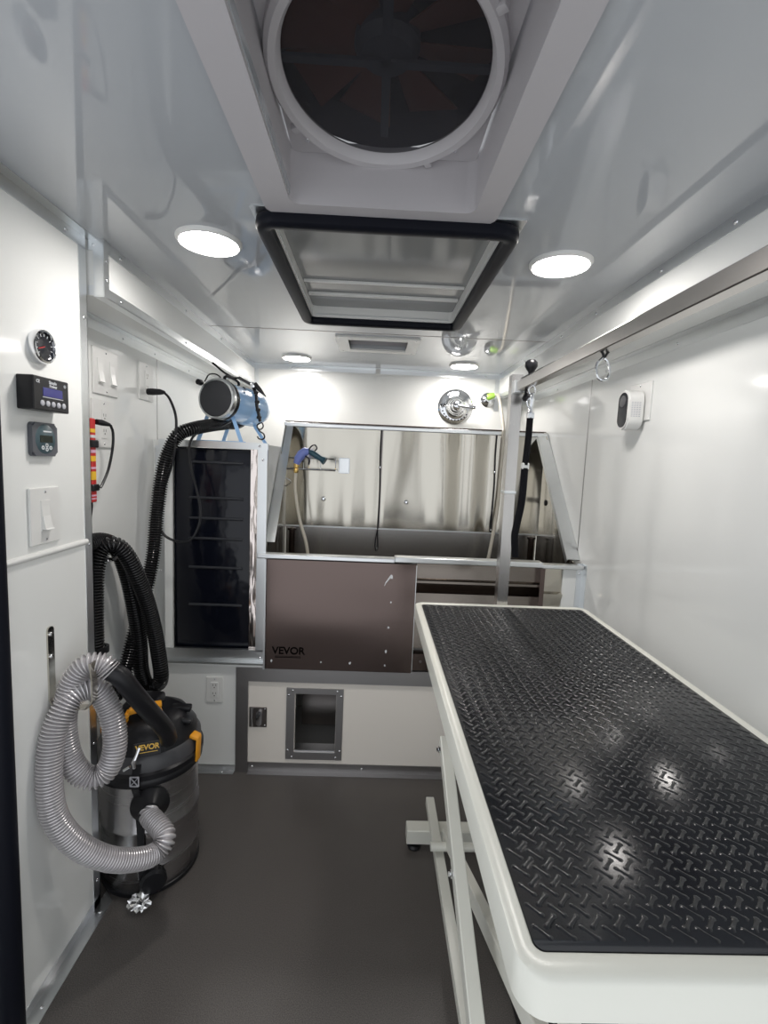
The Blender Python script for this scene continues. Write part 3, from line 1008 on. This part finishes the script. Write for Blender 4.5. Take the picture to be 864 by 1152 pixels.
# base
for y in (1.672, .36):
    b = NB(); box(b, .178, .775, y - .028, y + .028, .030, .085, .003); ft = obj('foot_beam', b, POWDER, t)
    for x in (.21, .745):
        b = NB(); lathe(b, [(.024, 0), (.026, .006), (.020, .014), (.008, .016), (.008, .031)], (x, y, 0), (0, 0, 1), 20); obj('levelling_pad', b, BLACKP, ft, True)
for x in (.278, .676):
    b = NB(); box(b, x - .016, x + .016, .33, 1.785, .0855, .120, .003, 2); r_ = obj('base_rail', b, POWDER, t)
    b = NB(); lathe(b, [(0, .008), (.007, .006), (.009, 0)], (x + .016, 1.13, .105), (1, 0, 0), 12); obj('stop_knob', b, BLACKP, r_, True)
for x in (.238, .716):
    b = NB(); beam(b, (x, 1.315, .650), (x, .40, .175), .030, .040, bev=.003)
    lg = obj('scissor_leg', b, POWDER, t)
    sgn = -1 if x < .4 else 1
    for (y, z) in ((1.285, .637), (1.02, .497)):
        b = NB(); lathe(b, [(.009, 0), (.009, .006), (.005, .007), (.005, .012), (0, .012)], (x + sgn * .015, y, z), (sgn, 0, 0), 6); obj('bolt', b, CHROME, lg)
for x in (.310, .645):
    b = NB(); beam(b, (x, 1.57, .135), (x, .42, .64), .026, .044, bev=.003); obj('scissor_leg', b, POWDER, t)
for x in (.275, .680):
    b = NB(); beam(b, (x, 1.29, .655), (x, .52, .895), .026, .036, bev=.003); obj('upper_link', b, POWDER, t)
    b = NB(); beam(b, (x + (.03 if x < .4 else -.03), .45, .64), (x + (.03 if x < .4 else -.03), 1.40, .895), .024, .036, bev=.003); obj('upper_link', b, POWDER, t)
for (y, z, r_) in ((1.50, .150, .014), (.46, .16, .014), (1.29, .652, .012), (.46, .63, .012)):
    b = NB(); cyl(b, (.245, y, z), (.71, y, z), r_, 14); obj('cross_tube', b, POWDER, t, True)
b = NB(); box(b, .40, .56, .80, 1.15, .10, .20, .006); obj('drive_unit', b, BLACKP, t)
b = NB(); box(b, .30, .65, 1.30, 1.34, .885, .909); box(b, .24, .71, .50, .54, .885, .909); obj('under_rail', b, POWDER, t)

# overhead grooming arm
t = thing('grooming_rail', 'square steel grooming rail, post on table end and long overhead bar', 'grooming rail', (.487, 1.71, .90))
def hollow_post(x, y0, y1, z0, z1):
    bm = NB(); ring_prism(bm, [(x - .019, y0), (x + .019, y0), (x + .019, y1), (x - .019, y1)], [(x - .016, y0 + .003), (x + .016, y0 + .003), (x + .016, y1 - .003), (x - .016, y1 - .003)], 'z', z0, z1)
    return bm
obj('post', hollow_post(.486, 1.688, 1.728, .905, 1.765), SATIN, t)
obj('post', hollow_post(.486, .372, .412, .905, 1.765), ALU, t)
b = NB(); box(b, .474, .502, .40, 1.700, 1.703, 1.735, .002); obj('overhead_bar', b, SATIN, t)
b = NB(); box(b, .465, .507, 1.684, 1.733, 1.352, 1.362, .001); obj('collar', b, ALU, t)
b = NB(); box(b, .468, .505, 1.655, 1.69, 1.698, 1.740, .001); obj('bracket', b, ALU, t)
b = NB(); box(b, .452, .52, 1.6865, 1.732, .885, .905); obj('table_clamp', b, POWDER, t)
for (c, d, l) in (((.486, 1.55, 1.735), (0, 0, 1), .050), ((.500, 1.63, 1.703), (.35, 0, -1), .035)):
    b = NB(); lathe(b, [(.006, 0), (.008, l * .25), (.014, l * .4), (.020, l * .6), (.019, l * .85), (.012, l), (0, l * 1.02)], c, d, 16); obj('clamp_knob', b, BLACKP, t, True)
b = NB(); beam(b, (.49, 1.63, 1.742), (.49, 1.33, 1.737), .020, .003); obj('grip_strip', b, BLACKP, t)

# grooming leash
t = thing('grooming_leash', 'padded black grooming strap with chrome clip hanging from the overhead bar', 'leash', (.488, 1.53, 1.14))
b = NB(); tube(b, [(.488, 1.53, 1.704), (.478, 1.53, 1.695), (.480, 1.53, 1.680), (.490, 1.53, 1.676), (.498, 1.53, 1.684), (.496, 1.53, 1.697), (.488, 1.53, 1.704)], .0028, 8, .004); obj('ring', b, CHROME, t, True)
b = NB(); sweep(b, [(.49, 1.53, 1.68), (.49, 1.53, 1.66), (.489, 1.53, 1.640), (.488, 1.53, 1.618)], [.005, .009, .006, .010], 10)
tube(b, [(.482, 1.53, 1.665), (.475, 1.53, 1.655), (.478, 1.53, 1.64), (.488, 1.53, 1.632)], .0025, 6, .005); obj('swivel_clip', b, CHROME, t, True)
b = NB(); box(b, .477, .499, 1.520, 1.540, 1.600, 1.618, .002); obj('buckle', b, CHROME, t)
b = NB(); tube(b, [(.488, 1.53, 1.604), (.487, 1.53, 1.53), (.483, 1.53, 1.45)], .0105, 10); obj('sleeve', b, WEB, t, True)
b = NB(); box(b, .472, .495, 1.521, 1.541, 1.440, 1.462, .003); obj('slider', b, WPLAST, t)
b = NB(); tube(b, [(.483, 1.53, 1.445), (.481, 1.53, 1.34), (.470, 1.53, 1.26), (.466, 1.53, 1.22), (.474, 1.53, 1.15)], .0115, 10)
obj('strap', b, WEB, t, True)

# carabiner on the bar
t = thing('carabiner', 'tiny chrome ring hanging under the overhead bar near the alarm', 'ring', (.488, 1.06, 1.63))
b = NB(); tube(b, [(.480, 1.06, 1.706), (.484, 1.055, 1.700), (.490, 1.06, 1.690), (.494, 1.06, 1.698), (.500, 1.06, 1.706)], .0028, 6, .005); obj('cord', b, BLACKP, t, True)
b = NB(); tube(b, [(.488, 1.06, 1.692), (.473, 1.055, 1.675), (.475, 1.05, 1.648), (.490, 1.05, 1.642), (.502, 1.055, 1.655), (.500, 1.06, 1.68), (.488, 1.06, 1.692)], .003, 8, .004); obj('ring', b, CHROME, t, True)

# ================================================================== RIGHT WALL ALARM
t = thing('plug_in_alarm', 'white pill shaped plug-in alarm with black face on right wall', 'alarm', (.93, 1.73, 1.57))
b = NB()
prism(b, rrect(1.690, 1.770, 1.595, 1.735, .039, 8), 'x', .883, .937)
bmesh.ops.bevel(b, geom=[e for e in b.edges if abs(e.verts[0].co.x - .883) < 1e-4 and abs(e.verts[1].co.x - .883) < 1e-4], offset=.005, segments=3, affect='EDGES')
obj('casing', b, WPLAST, t, True)
b = NB(); prism(b, rrect(1.699, 1.761, 1.604, 1.726, .030, 8), 'x', .8815, .884); f = obj('face', b, BLACKG, t)
b = NB(); lathe(b, [(0, .002), (.020, .002), (.022, 0)], (.8815, 1.73, 1.695), (-1, 0, 0), 24); obj('lens', b, GREYBAND, f, True)
b = NB()
for k in range(9):
    for j in range(4):
        box(b, .893 + j * .009, .899 + j * .009, 1.6892, 1.6906, 1.640 + k * .006, 1.6425 + k * .006)
obj('grille', b, BUTTON, t)
b = NB(); box(b, .937, .9425, 1.715, 1.745, 1.64, 1.69); obj('plug', b, WPLAST, t)

# ================================================================== LEFT PANEL INSTRUMENTS
X = XP
t = thing('pressure_gauge', 'small round chrome rimmed black gauge on the front left panel', 'gauge', (X, 1.215, 1.655))
b = NB(); lathe(b, [(.040, 0), (.041, .010), (.039, .017), (.034, .018), (.033, .012)], (X, 1.222, 1.690), (1, 0, 0), 40); obj('bezel', b, CHROME, t, True)
b = NB(); lathe(b, [(0, .0125), (.0335, .0125)], (X, 1.222, 1.690), (1, 0, 0), 32); f = obj('dial', b, BLACKG, t)
b = NB()
for k in range(11):
    a = math.radians(-40 + k * 26)
    c = Vector((X + .013, 1.222 + .027 * math.cos(a), 1.690 + .027 * math.sin(a))); d = Vector((0, math.cos(a), math.sin(a)))
    beam(b, c - d * .003, c + d * .003, .0015, .0012, (1, 0, 0))
obj('tick_marks', b, PRINT, f)
b = NB(); beam(b, (X + .0145, 1.222, 1.690), (X + .0145, 1.200, 1.682), .002, .001, (1, 0, 0)); obj('needle', b, RED, f)

t = thing('power_monitor', 'black box monitor with blue screen and five buttons, front left panel', 'monitor', (X, 1.22, 1.545))
x1 = X + .040
MZ0, MZ1, MYa, MYb = 1.534, 1.612, 1.140, 1.268
b = NB(); box(b, X, x1, MYa, MYb, MZ0, MZ1, .002); obj('casing', b, BLACKP, t)
b = NB(); box(b, x1 - .001, x1 + .0008, 1.172, 1.242, 1.568, 1.588); obj('screen', b, LCDB, t)
b = NB(); box(b, x1, x1 + .0012, 1.170, 1.244, 1.5645, 1.5665); obj('screen_rule', b, BUTTON, t)
text('Simple\n Power', 'lettering', .0105, (x1 + .0006, 1.207, 1.5975), (0, 1, 0), (0, 0, 1), PRINT, t, bold=.0002)
text('CE', 'ce_mark', .010, (x1 + .0006, 1.155, 1.5995), (0, 1, 0), (0, 0, 1), PRINT, t, bold=.0002)
text('®', 'approval_mark', .011, (x1 + .0006, 1.252, 1.599), (0, 1, 0), (0, 0, 1), PRINT, t)
for k in range(5):
    b = NB(); lathe(b, [(0, .0025), (.0055, .0025), (.0068, .0015), (.0068, 0)], (x1, 1.168 + k * .0195, 1.551), (1, 0, 0), 20); obj('button', b, BUTTON, t, True)

t = thing('charge_controller', 'grey rounded square meter with round teal dial above the rocker switch', 'meter', (X, 1.22, 1.425))
b = NB(); prism(b, rrect(1.172, 1.262, 1.425, 1.507, .010, 5), 'x', X, X + .012)
bmesh.ops.bevel(b, geom=[e for e in b.edges if abs(e.verts[0].co.x - X - .012) < 1e-4 and abs(e.verts[1].co.x - X - .012) < 1e-4], offset=.004, segments=2, affect='EDGES')
obj('casing', b, GREYC, t, True)
b = NB(); lathe(b, [(0, .0015), (.034, .0015), (.036, 0)], (X + .012, 1.217, 1.467), (1, 0, 0), 36); obj('dial_face', b, TEALG, t, True)
xx = X + .0136
b = NB(); box(b, xx, xx + .001, 1.195, 1.240, 1.459, 1.476); obj('screen', b, LCD, t)
b = NB(); box(b, xx, xx + .001, 1.207, 1.237, 1.484, 1.4875); obj('name_strip', b, PRINT, t)
for (y, z) in ((1.204, 1.446), (1.218, 1.452), (1.218, 1.442), (1.232, 1.446)):
    b = NB(); lathe(b, [(.0048, 0), (.0048, .0015), (.0025, .0015), (.0025, .0005)], (xx, y, z), (1, 0, 0), 16); obj('button', b, PRINT, t, True)

# hook bracket
t = thing('wall_hook', 'flat steel strap hook screwed to front left panel, holding grey hose', 'hook', (X, 1.24, .80))
b = NB()
prism(b, rrect(1.213, 1.238, .780, .985, .011, 5), 'x', X, X + .004)
path = [(X + .002, .79), (X + .010, .775), (X + .040, .764), (X + .095, .768), (X + .112, .790), (X + .112, .845), (X + .108, .892)]
for a, c in zip(path, path[1:]):
    beam(b, (a[0], 1.225, a[1]), (c[0], 1.225, c[1]), .024, .004, (-(c[1] - a[1]), 0, c[0] - a[0]))
obj('strap', b, STEEL, t)
for z in (.965, .905): screw(t, (X + .004, 1.225, z), (1, 0, 0), 1.1)

# ================================================================== RED CHARGER in alcove
t = thing('battery_charger', 'narrow red upright charger with yellow stickers behind the corner post', 'charger', (-.92, 1.60, 1.27))
b = NB(); box(b, -.949, -.901, 1.565, 1.590, 1.275, 1.545, .003); obj('casing', b, RED, t)
for (z0, z1, mm) in ((1.500, 1.512, STICK), (1.483, 1.492, PRINT), (1.435, 1.445, PINK), (1.408, 1.425, STICK), (1.383, 1.390, PINK), (1.348, 1.375, STICK), (1.295, 1.300, PINK), (1.285, 1.289, PINK)):
    b = NB(); box(b, -.944, -.9005, 1.5638, 1.586, z0, z1); obj('sticker', b, mm, t)
for z0, z1 in ((1.452, 1.476), (1.312, 1.334)):
    b = NB(); box(b, -.946, -.894, 1.560, 1.595, z0, z1, .003); obj('clip', b, BLACKP, t)
t = thing('charger_cord', 'thin black cord looping beside the red charger', 'cord', (-.90, 1.64, 1.31))
b = NB(); sweep(b, [(-.900, 1.592, 1.535), (-.895, 1.615, 1.534), (-.890, 1.650, 1.530)], [.009, .010, .006], 10); obj('plug', b, BLACKP, t, True)
b = NB(); tube(b, [(-.886, 1.650, 1.528), (-.888, 1.668, 1.505), (-.890, 1.668, 1.455), (-.892, 1.645, 1.385), (-.896, 1.615, 1.335), (-.898, 1.600, 1.318)], .0045, 8); obj('cable', b, BLACKP, t, True)
b = NB(); tube(b, [(-.92, 1.59, 1.28), (-.92, 1.588, 1.25), (-.925, 1.58, 1.20), (-.93, 1.55, 1.10)], .0045, 8); obj('lower_cable', b, BLACKP, t, True)

# ================================================================== BLUE DRYER
t = thing('pet_dryer', 'light blue cylindrical pet dryer with black front cap on tank cabinet', 'dryer', (-.63, 2.30, 1.50))
A = Vector((-.690, 2.13, 1.685)); B = Vector((-.585, 2.50, 1.672)); ax = (B - A).normalized()
b = NB(); lathe(b, [(0, -.012), (.068, -.012), (.076, -.008), (.078, .0)], A, ax, 48); f = obj('filter_cover', b, mat('dark_foam', (.035, .037, .042), .75, bump=((400, 400, 400), .3, .001)), t, True)
b = NB(); lathe(b, [(.078, -.006), (.086, -.004), (.089, .006), (.089, .02), (.084, .03)], A, ax, 48); obj('chrome_rim', b, ALU, t, True)
b = NB(); lathe(b, [(.088, .022), (.090, .032), (.088, .045), (.083, .048)], A, ax, 48); obj('rear_ring', b, BLACKP, t, True)
b = NB(); lathe(b, [(.083, .045), (.083, .17), (.080, .19), (.086, .20), (.088, .24), (.086, .30), (.070, .35), (.040, .38), (.024, .40), (.024, .43), (0, .43)], A, ax, 48); body = obj('body', b, BLUE, t, True)
b = NB(); tube(b, [A + ax * .06 + Vector((0, 0, .083)), A + ax * .065 + Vector((0, 0, .105)), A + ax * .11 + Vector((0, 0, .112)), A + ax * .17 + Vector((0, 0, .105)), A + ax * .18 + Vector((0, 0, .083))], .007, 10); obj('carry_handle', b, BLACKP, t, True)
b = NB(); c = A + Vector((-.068, 0, .065)); lathe(b, [(0, -.02), (.012, -.018), (.013, .0), (.008, .012)], c, ax, 12); obj('latch_knob', b, BLACKP, t, True)
b = NB(); tube(b, [A + Vector((-.05, 0, .07)), A + Vector((-.03, -.004, .10)), A + Vector((.0, -.002, .102)), A + Vector((.02, .0, .088))], .003, 8); obj('wire', b, BLACKP, t, True)
b = NB()
for k in range(3):
    an = math.radians(35 + k * 20)
    c = A + ax * (.10 + k * .04) + Vector((math.cos(an) * .084, 0, math.sin(an) * .084))
    lathe(b, [(0, .004), (.006, .003), (.007, -.002)], c, (math.cos(an), 0, math.sin(an)), 12)
obj('switch', b, BLACKP, body, True)
for (p0, p1, mm) in (((-.742, 2.18, 1.62), (-.785, 2.175, 1.502), BLUED), ((-.635, 2.18, 1.62), (-.592, 2.175, 1.502), BLUE), ((-.71, 2.40, 1.61), (-.745, 2.40, 1.502), BLUE), ((-.60, 2.42, 1.60), (-.54, 2.44, 1.502), BLUE)):
    b = NB(); beam(b, p0, p1, .016, .006, (0, 1, 0)); obj('stand_leg', b, BLUE, t)
for y in (2.175, 2.41):
    b = NB(); beam(b, (-.78, y, 1.504), (-.575, y, 1.504), .006, .006); obj('foot_wire', b, BLUE, t)

# tether with S hook hanging over the dryer
t = thing('hanging_tether', 'black strap with buckle and S hook hanging over the blue dryer', 'tether', (-.55, 2.25, 1.50))
b = NB(); beam(b, (-.625, 2.24, 1.795), (-.565, 2.25, 1.765), .024, .012, bev=.002); obj('clip_body', b, BLACKP, t)
b = NB(); lathe(b, [(0, -.012), (.012, -.010), (.014, 0), (.012, .010), (0, .012)], (-.562, 2.245, 1.765), (0, -1, 0), 16); obj('swivel', b, CHROME, t, True)
b = NB(); sweep(b, [(-.555, 2.245, 1.770), (-.53, 2.24, 1.745), (-.500, 2.23, 1.715)], [.012, .010, .002], 8); obj('lever', b, BLACKP, t, True)
b = NB(); tube(b, [(-.560, 2.245, 1.755), (-.545, 2.235, 1.72), (-.540, 2.23, 1.67), (-.530, 2.23, 1.63), (-.524, 2.23, 1.60)], .0075, 8); obj('strap', b, BLACKP, t, True)
for z in (1.73, 1.69, 1.655, 1.62):
    b = NB(); lathe(b, [(0, -.009), (.010, -.007), (.011, 0), (.010, .007), (0, .009)], (-.545 + (1.73 - z) * .14, 2.231, z), (.2, 0, 1), 10); obj('knot', b, BLACKP, t, True)
b = NB(); tube(b, [(-.524, 2.23, 1.597), (-.537, 2.23, 1.585), (-.533, 2.23, 1.570), (-.520, 2.23, 1.568), (-.510, 2.23, 1.580), (-.514, 2.23, 1.595), (-.524, 2.23, 1.598)], .003, 8, .004)
tube(b, [(-.533, 2.23, 1.572), (-.524, 2.23, 1.558), (-.508, 2.23, 1.548), (-.503, 2.23, 1.532), (-.514, 2.23, 1.522), (-.530, 2.23, 1.526), (-.536, 2.23, 1.536)], .0035, 8, .004); obj('s_hook', b, BLACKP, t, True)
b = NB(); tube(b, [(-.780, 2.35, 1.875), (-.72, 2.33, 1.83), (-.66, 2.28, 1.80), (-.62, 2.24, 1.795)], .005, 8); obj('hanger_cord', b, BLACKP, t, True)

# dryer power cord
t = thing('dryer_power_cord', 'thin black power cord looping from alcove outlet to blue dryer', 'cord', (-.93, 2.03, 1.05))
b = NB(); sweep(b, [(-.938, 2.035, 1.690), (-.915, 2.03, 1.690), (-.885, 2.025, 1.690), (-.865, 2.02, 1.688)], [.013, .014, .012, .007], 12); obj('plug', b, BLACKP, t, True)
b = NB(); tube(b, [(-.866, 2.02, 1.688), (-.835, 2.00, 1.66), (-.805, 1.98, 1.60), (-.80, 1.975, 1.54), (-.81, 1.97, 1.42), (-.845, 1.965, 1.30), (-.865, 1.965, 1.20), (-.855, 1.965, 1.12), (-.80, 1.965, 1.085), (-.745, 1.97, 1.09), (-.715, 1.98, 1.14), (-.708, 1.99, 1.21), (-.728, 2.00, 1.30), (-.76, 2.02, 1.40), (-.770, 2.04, 1.48), (-.755, 2.06, 1.525), (-.72, 2.10, 1.555), (-.68, 2.13, 1.565), (-.655, 2.17, 1.585), (-.65, 2.22, 1.60)], .0052, 8)
obj('cable', b, BLACKP, t, True)

# ================================================================== BLACK RIBBED HOSE
t = thing('dryer_hose', 'long black ribbed hose running from the dryer down in loops', 'hose', (-.86, 1.8, .55))
ctrl = [(-.70, 2.30, 1.590), (-.72, 2.18, 1.575), (-.755, 2.05, 1.550), (-.80, 2.00, 1.520), (-.830, 1.98, 1.455), (-.850, 1.96, 1.36), (-.868, 1.95, 1.20), (-.878, 1.93, 1.02),
        (-.886, 1.86, .86), (-.892, 1.80, .74), (-.90, 1.74, .62), (-.905, 1.68, .56), (-.912, 1.61, .575), (-.913, 1.585, .66), (-.913, 1.58, .78), (-.912, 1.58, .93), (-.908, 1.585, 1.05), (-.893, 1.60, 1.115), (-.862, 1.62, 1.128),
        (-.838, 1.65, 1.085), (-.822, 1.69, 1.00), (-.812, 1.74, .89), (-.805, 1.78, .77), (-.798, 1.80, .66), (-.795, 1.81, .58), (-.815, 1.83, .535), (-.858, 1.83, .53), (-.876, 1.82, .60), (-.872, 1.80, .72), (-.874, 1.77, .86), (-.885, 1.74, 1.00), (-.90, 1.70, 1.10), (-.912, 1.62, 1.14), (-.915, 1.52, 1.13), (-.915, 1.47, 1.05), (-.915, 1.46, .95)]
b = NB(); ribbed(b, ctrl, .0285, .0100, .0085, 20)
obj('ribbed_tube', b, HOSEB, t, True)
b = NB(); tube(b, [(-.70, 2.30, 1.59), (-.66, 2.36, 1.60), (-.625, 2.46, 1.655)], .027, 16); obj('cuff', b, BLACKP, t, True)
b = NB(); lathe(b, [(.033, -.01), (.033, .01), (.024, .01)], (-.906, 1.585, .775), (0, 0, 1), 18); obj('strap_band', b, BLACKP, t, True)

b = NB(); tube(b, [(XL + .0, 1.60, 1.09), (-.90, 1.60, 1.085), (-.86, 1.60, 1.082), (-.845, 1.60, 1.10)], .007, 8)
tag(obj('hose_peg', b, CHROME, None, True, (XL, 1.60, 1.09)), 'steel peg on alcove wall carrying the black hose loop', 'hook')

# ================================================================== SHOP VACUUM
VC = Vector((-.735, 1.588, 0))
t = thing('shop_vacuum', 'steel drum wet and dry vacuum with black lid and yellow handle', 'vacuum', VC)
b = NB()
lathe(b, [(0, .012), (.150, .012), (.154, .018), (.154, .085), (.158, .092), (.158, .098), (.154, .105), (.154, .215), (.158, .222), (.158, .228), (.154, .235), (.154, .40), (0, .40)], VC, (0, 0, 1), 64)
drum = obj('drum', b, CANSTEEL, t, True)
b = NB(); lathe(b, [(.151, 0), (.157, .004), (.157, .016), (.151, .02)], VC, (0, 0, 1), 64); obj('foot_ring', b, BLACKP, t, True)
b = NB(); lathe(b, [(.158, .385), (.168, .390), (.170, .405), (.166, .412), (.172, .416), (.172, .432), (.165, .438)], VC, (0, 0, 1), 64); lid = obj('lid_rim', b, BLACKP, t, True)
b = NB(); lathe(b, [(.165, .436), (.163, .475), (.152, .487)], VC, (0, 0, 1), 64); obj('lid_band', b, GREYBAND, t, True)
b = NB(); lathe(b, [(.153, .484), (.150, .505), (.128, .530), (.118, .552), (.085, .568), (.05, .575), (0, .577)], VC, (0, 0, 1), 64); head = obj('motor_head', b, BLACKP, t, True)
b = NB(); box(b, VC.x - .075, VC.x + .03, VC.y - .05, VC.y + .06, .55, .605, .012, 3); obj('motor_cover', b, BLACKP, head, True)
# yellow handle arch
b = NB()
hp = [(-.785, 1.500, .495), (-.778, 1.500, .575), (-.765, 1.503, .602), (-.715, 1.520, .612), (-.675, 1.540, .612)]
for a, c in zip(hp, hp[1:]): beam(b, a, c, .030, .016, bev=.004)
obj('carry_handle', b, YEL, t, True)
b = NB(); beam(b, (-.700, 1.548, .605), (-.672, 1.548, .540), .026, .016, bev=.004); obj('switch_cover', b, YEL, t, True)
b = NB(); beam(b, (VC.x + .065, VC.y + .02, .563), (VC.x + .13, VC.y + .03, .558), .03, .02, bev=.006); beam(b, (VC.x + .10, VC.y - .02, .548), (VC.x + .145, VC.y - .01, .530), .03, .018, bev=.006); obj('cord_wrap', b, BLACKP, head, True)
# latches
for an in (-8, 172):
    a = math.radians(an); d = Vector((math.cos(a), math.sin(a), 0))
    b = NB(); beam(b, VC + d * .150 + Vector((0, 0, .492)), VC + d * .176 + Vector((0, 0, .483)), .034, .013, bev=.004); beam(b, VC + d * .1765 + Vector((0, 0, .487)), VC + d * .172 + Vector((0, 0, .40)), .028, .007, (d.x, d.y, 0), bev=.003)
    obj('latch', b, YEL, t, True)
# inlet port
d = Vector((.40, -.916, 0)).normalized()
c = VC + d * .150 + Vector((0, 0, .325))
b = NB(); lathe(b, [(.058, 0), (.058, .010), (.048, .020), (.036, .036), (.030, .045), (.024, .045)], c, d, 32); obj('inlet_port', b, BLACKP, t, True)
c2 = VC + Vector((.44, -.898, 0)).normalized() * .150 + Vector((0, 0, .068))
b = NB(); lathe(b, [(.036, 0), (.036, .010), (.040, .012), (.041, .030), (.034, .038), (0, .040)], c2, Vector((.44, -.898, 0)), 16); obj('drain_cap', b, BLACKP, t, True)
# logo badge on the lid
d3 = Vector((.36, -.933, .0)).normalized(); tx = Vector((.933, .36, 0)); 
b = NB()
cb = VC + d3 * .146 + Vector((0, 0, .508))
upn = Vector((-d3.x * .55, -d3.y * .55, .83)).normalized()
beam(b, cb - tx * .042, cb + tx * .042, .008, .040, tuple(upn), bev=.002)
bd = obj('badge', b, BLACKP, t)
text('VEVOR', 'logo', .022, tuple(cb + tx.cross(upn).normalized() * .0045 + upn * .004), tuple(tx), tuple(upn), PRINTY, bd, bold=.0006)
b = NB(); q = cb + tx.cross(upn).normalized() * .0045 - upn * .010
beam(b, q - tx * .030, q + tx * .030, .0012, .0018, tuple(upn)); obj('underline', b, PRINTY, bd)
# wheels under the drum
# securing strap with buckle
t = thing('securing_strap', 'black webbing strap with silver buckle down the vacuum drum front', 'strap', (-.72, 1.42, .0))
d4 = Vector((.02, -.99, 0)).normalized(); s4 = Vector((.99, .02, 0))
def pt(off, dist, z): return VC + d4 * dist + s4 * off + Vector((0, 0, z))
b = NB()
pth = [pt(.03, .162, .47), pt(.03, .178, .44), pt(.03, .180, .40), pt(.03, .163, .36), pt(.035, .160, .25), pt(.04, .161, .10), pt(.045, .166, .02)]
for a, c in zip(pth, pth[1:]): beam(b, a, c, .022, .003, tuple(d4))
obj('webbing', b, BLACKP, t)
b = NB()
q0 = pt(.03, .181, .43)
for a in (0, 1):
    z = .413 + a * .030
    beam(b, pt(.017, .184, z), pt(.043, .184, z), .003, .003, (0, 0, 1))
    beam(b, pt(.017 + a * .026, .184, .413), pt(.017 + a * .026, .184, .443), .003, .003, (0, -1, 0))
beam(b, pt(.018, .185, .414), pt(.042, .185, .442), .002, .003, (0, -1, 0)); beam(b, pt(.042, .185, .414), pt(.018, .185, .442), .002, .003, (0, -1, 0))
obj('stitched_loop', b, BUTTON, t)
b = NB(); sweep(b, [pt(.032, .186, .475), pt(.030, .187, .495), pt(.038, .184, .515), pt(.04, .17, .53)], [.005, .007, .005, .006], 8)
sweep(b, [pt(-.002, .184, .465), pt(.018, .187, .480)], .004, 8); obj('buckle', b, CHROME, t, True)

# grey hose over the hook and into the drum
t = thing('vacuum_hose', 'thick grey corrugated vacuum hose looped over the wall hook', 'hose', (-.75, 1.25, .25))
inl = VC + d * .197 + Vector((0, 0, .325))
ctrl = [(-.688, 1.262, .850), (-.712, 1.258, .872), (-.745, 1.246, .872), (-.772, 1.232, .835), (-.786, 1.222, .77), (-.788, 1.215, .71), (-.776, 1.212, .64), (-.752, 1.215, .590), (-.720, 1.225, .568), (-.692, 1.24, .582),
        (-.677, 1.252, .635), (-.684, 1.262, .70), (-.705, 1.266, .76), (-.732, 1.256, .805), (-.765, 1.222, .80), (-.788, 1.185, .74), (-.795, 1.165, .65), (-.789, 1.158, .54), (-.768, 1.165, .465), (-.730, 1.19, .390),
        (-.682, 1.230, .325), (-.635, 1.28, .280), (-.602, 1.325, .262), (-.588, 1.358, .288)]
ctrl.append(tuple(inl - d * .0 + Vector((0, 0, -.012))))
ctrl.append(tuple(inl - d * .02))
b = NB(); ribbed(b, ctrl, .0310, .0082, .0100, 24)
obj('corrugated_tube', b, HOSEG, t, True)
b = NB(); sweep(b, catmull([(-.694, 1.262, .855), (-.668, 1.268, .835), (-.645, 1.29, .780), (-.625, 1.33, .710), (-.612, 1.385, .635), (-.612, 1.43, .580), (-.625, 1.475, .525)], .012), .026, 16)
obj('wand', b, BLACKP, t, True)

# crumpled foil on the floor by the drum
b = NB(); bmesh.ops.create_icosphere(b, subdivisions=3, radius=.022)
for v in b.verts:
    k = random.uniform(.45, 1.5)
    v.co = Vector((v.co.x * k * 1.3, v.co.y * k * 1.2, v.co.z * k * .75))
zmin = min(v.co.z for v in b.verts)
for v in b.verts: v.co += Vector((-.688, 1.402, -zmin))
tag(obj('foil_scrap', b, FOIL, None, False, (-.688, 1.402, 0)), 'small shiny crumpled foil scrap on the floor before the vacuum', 'foil')
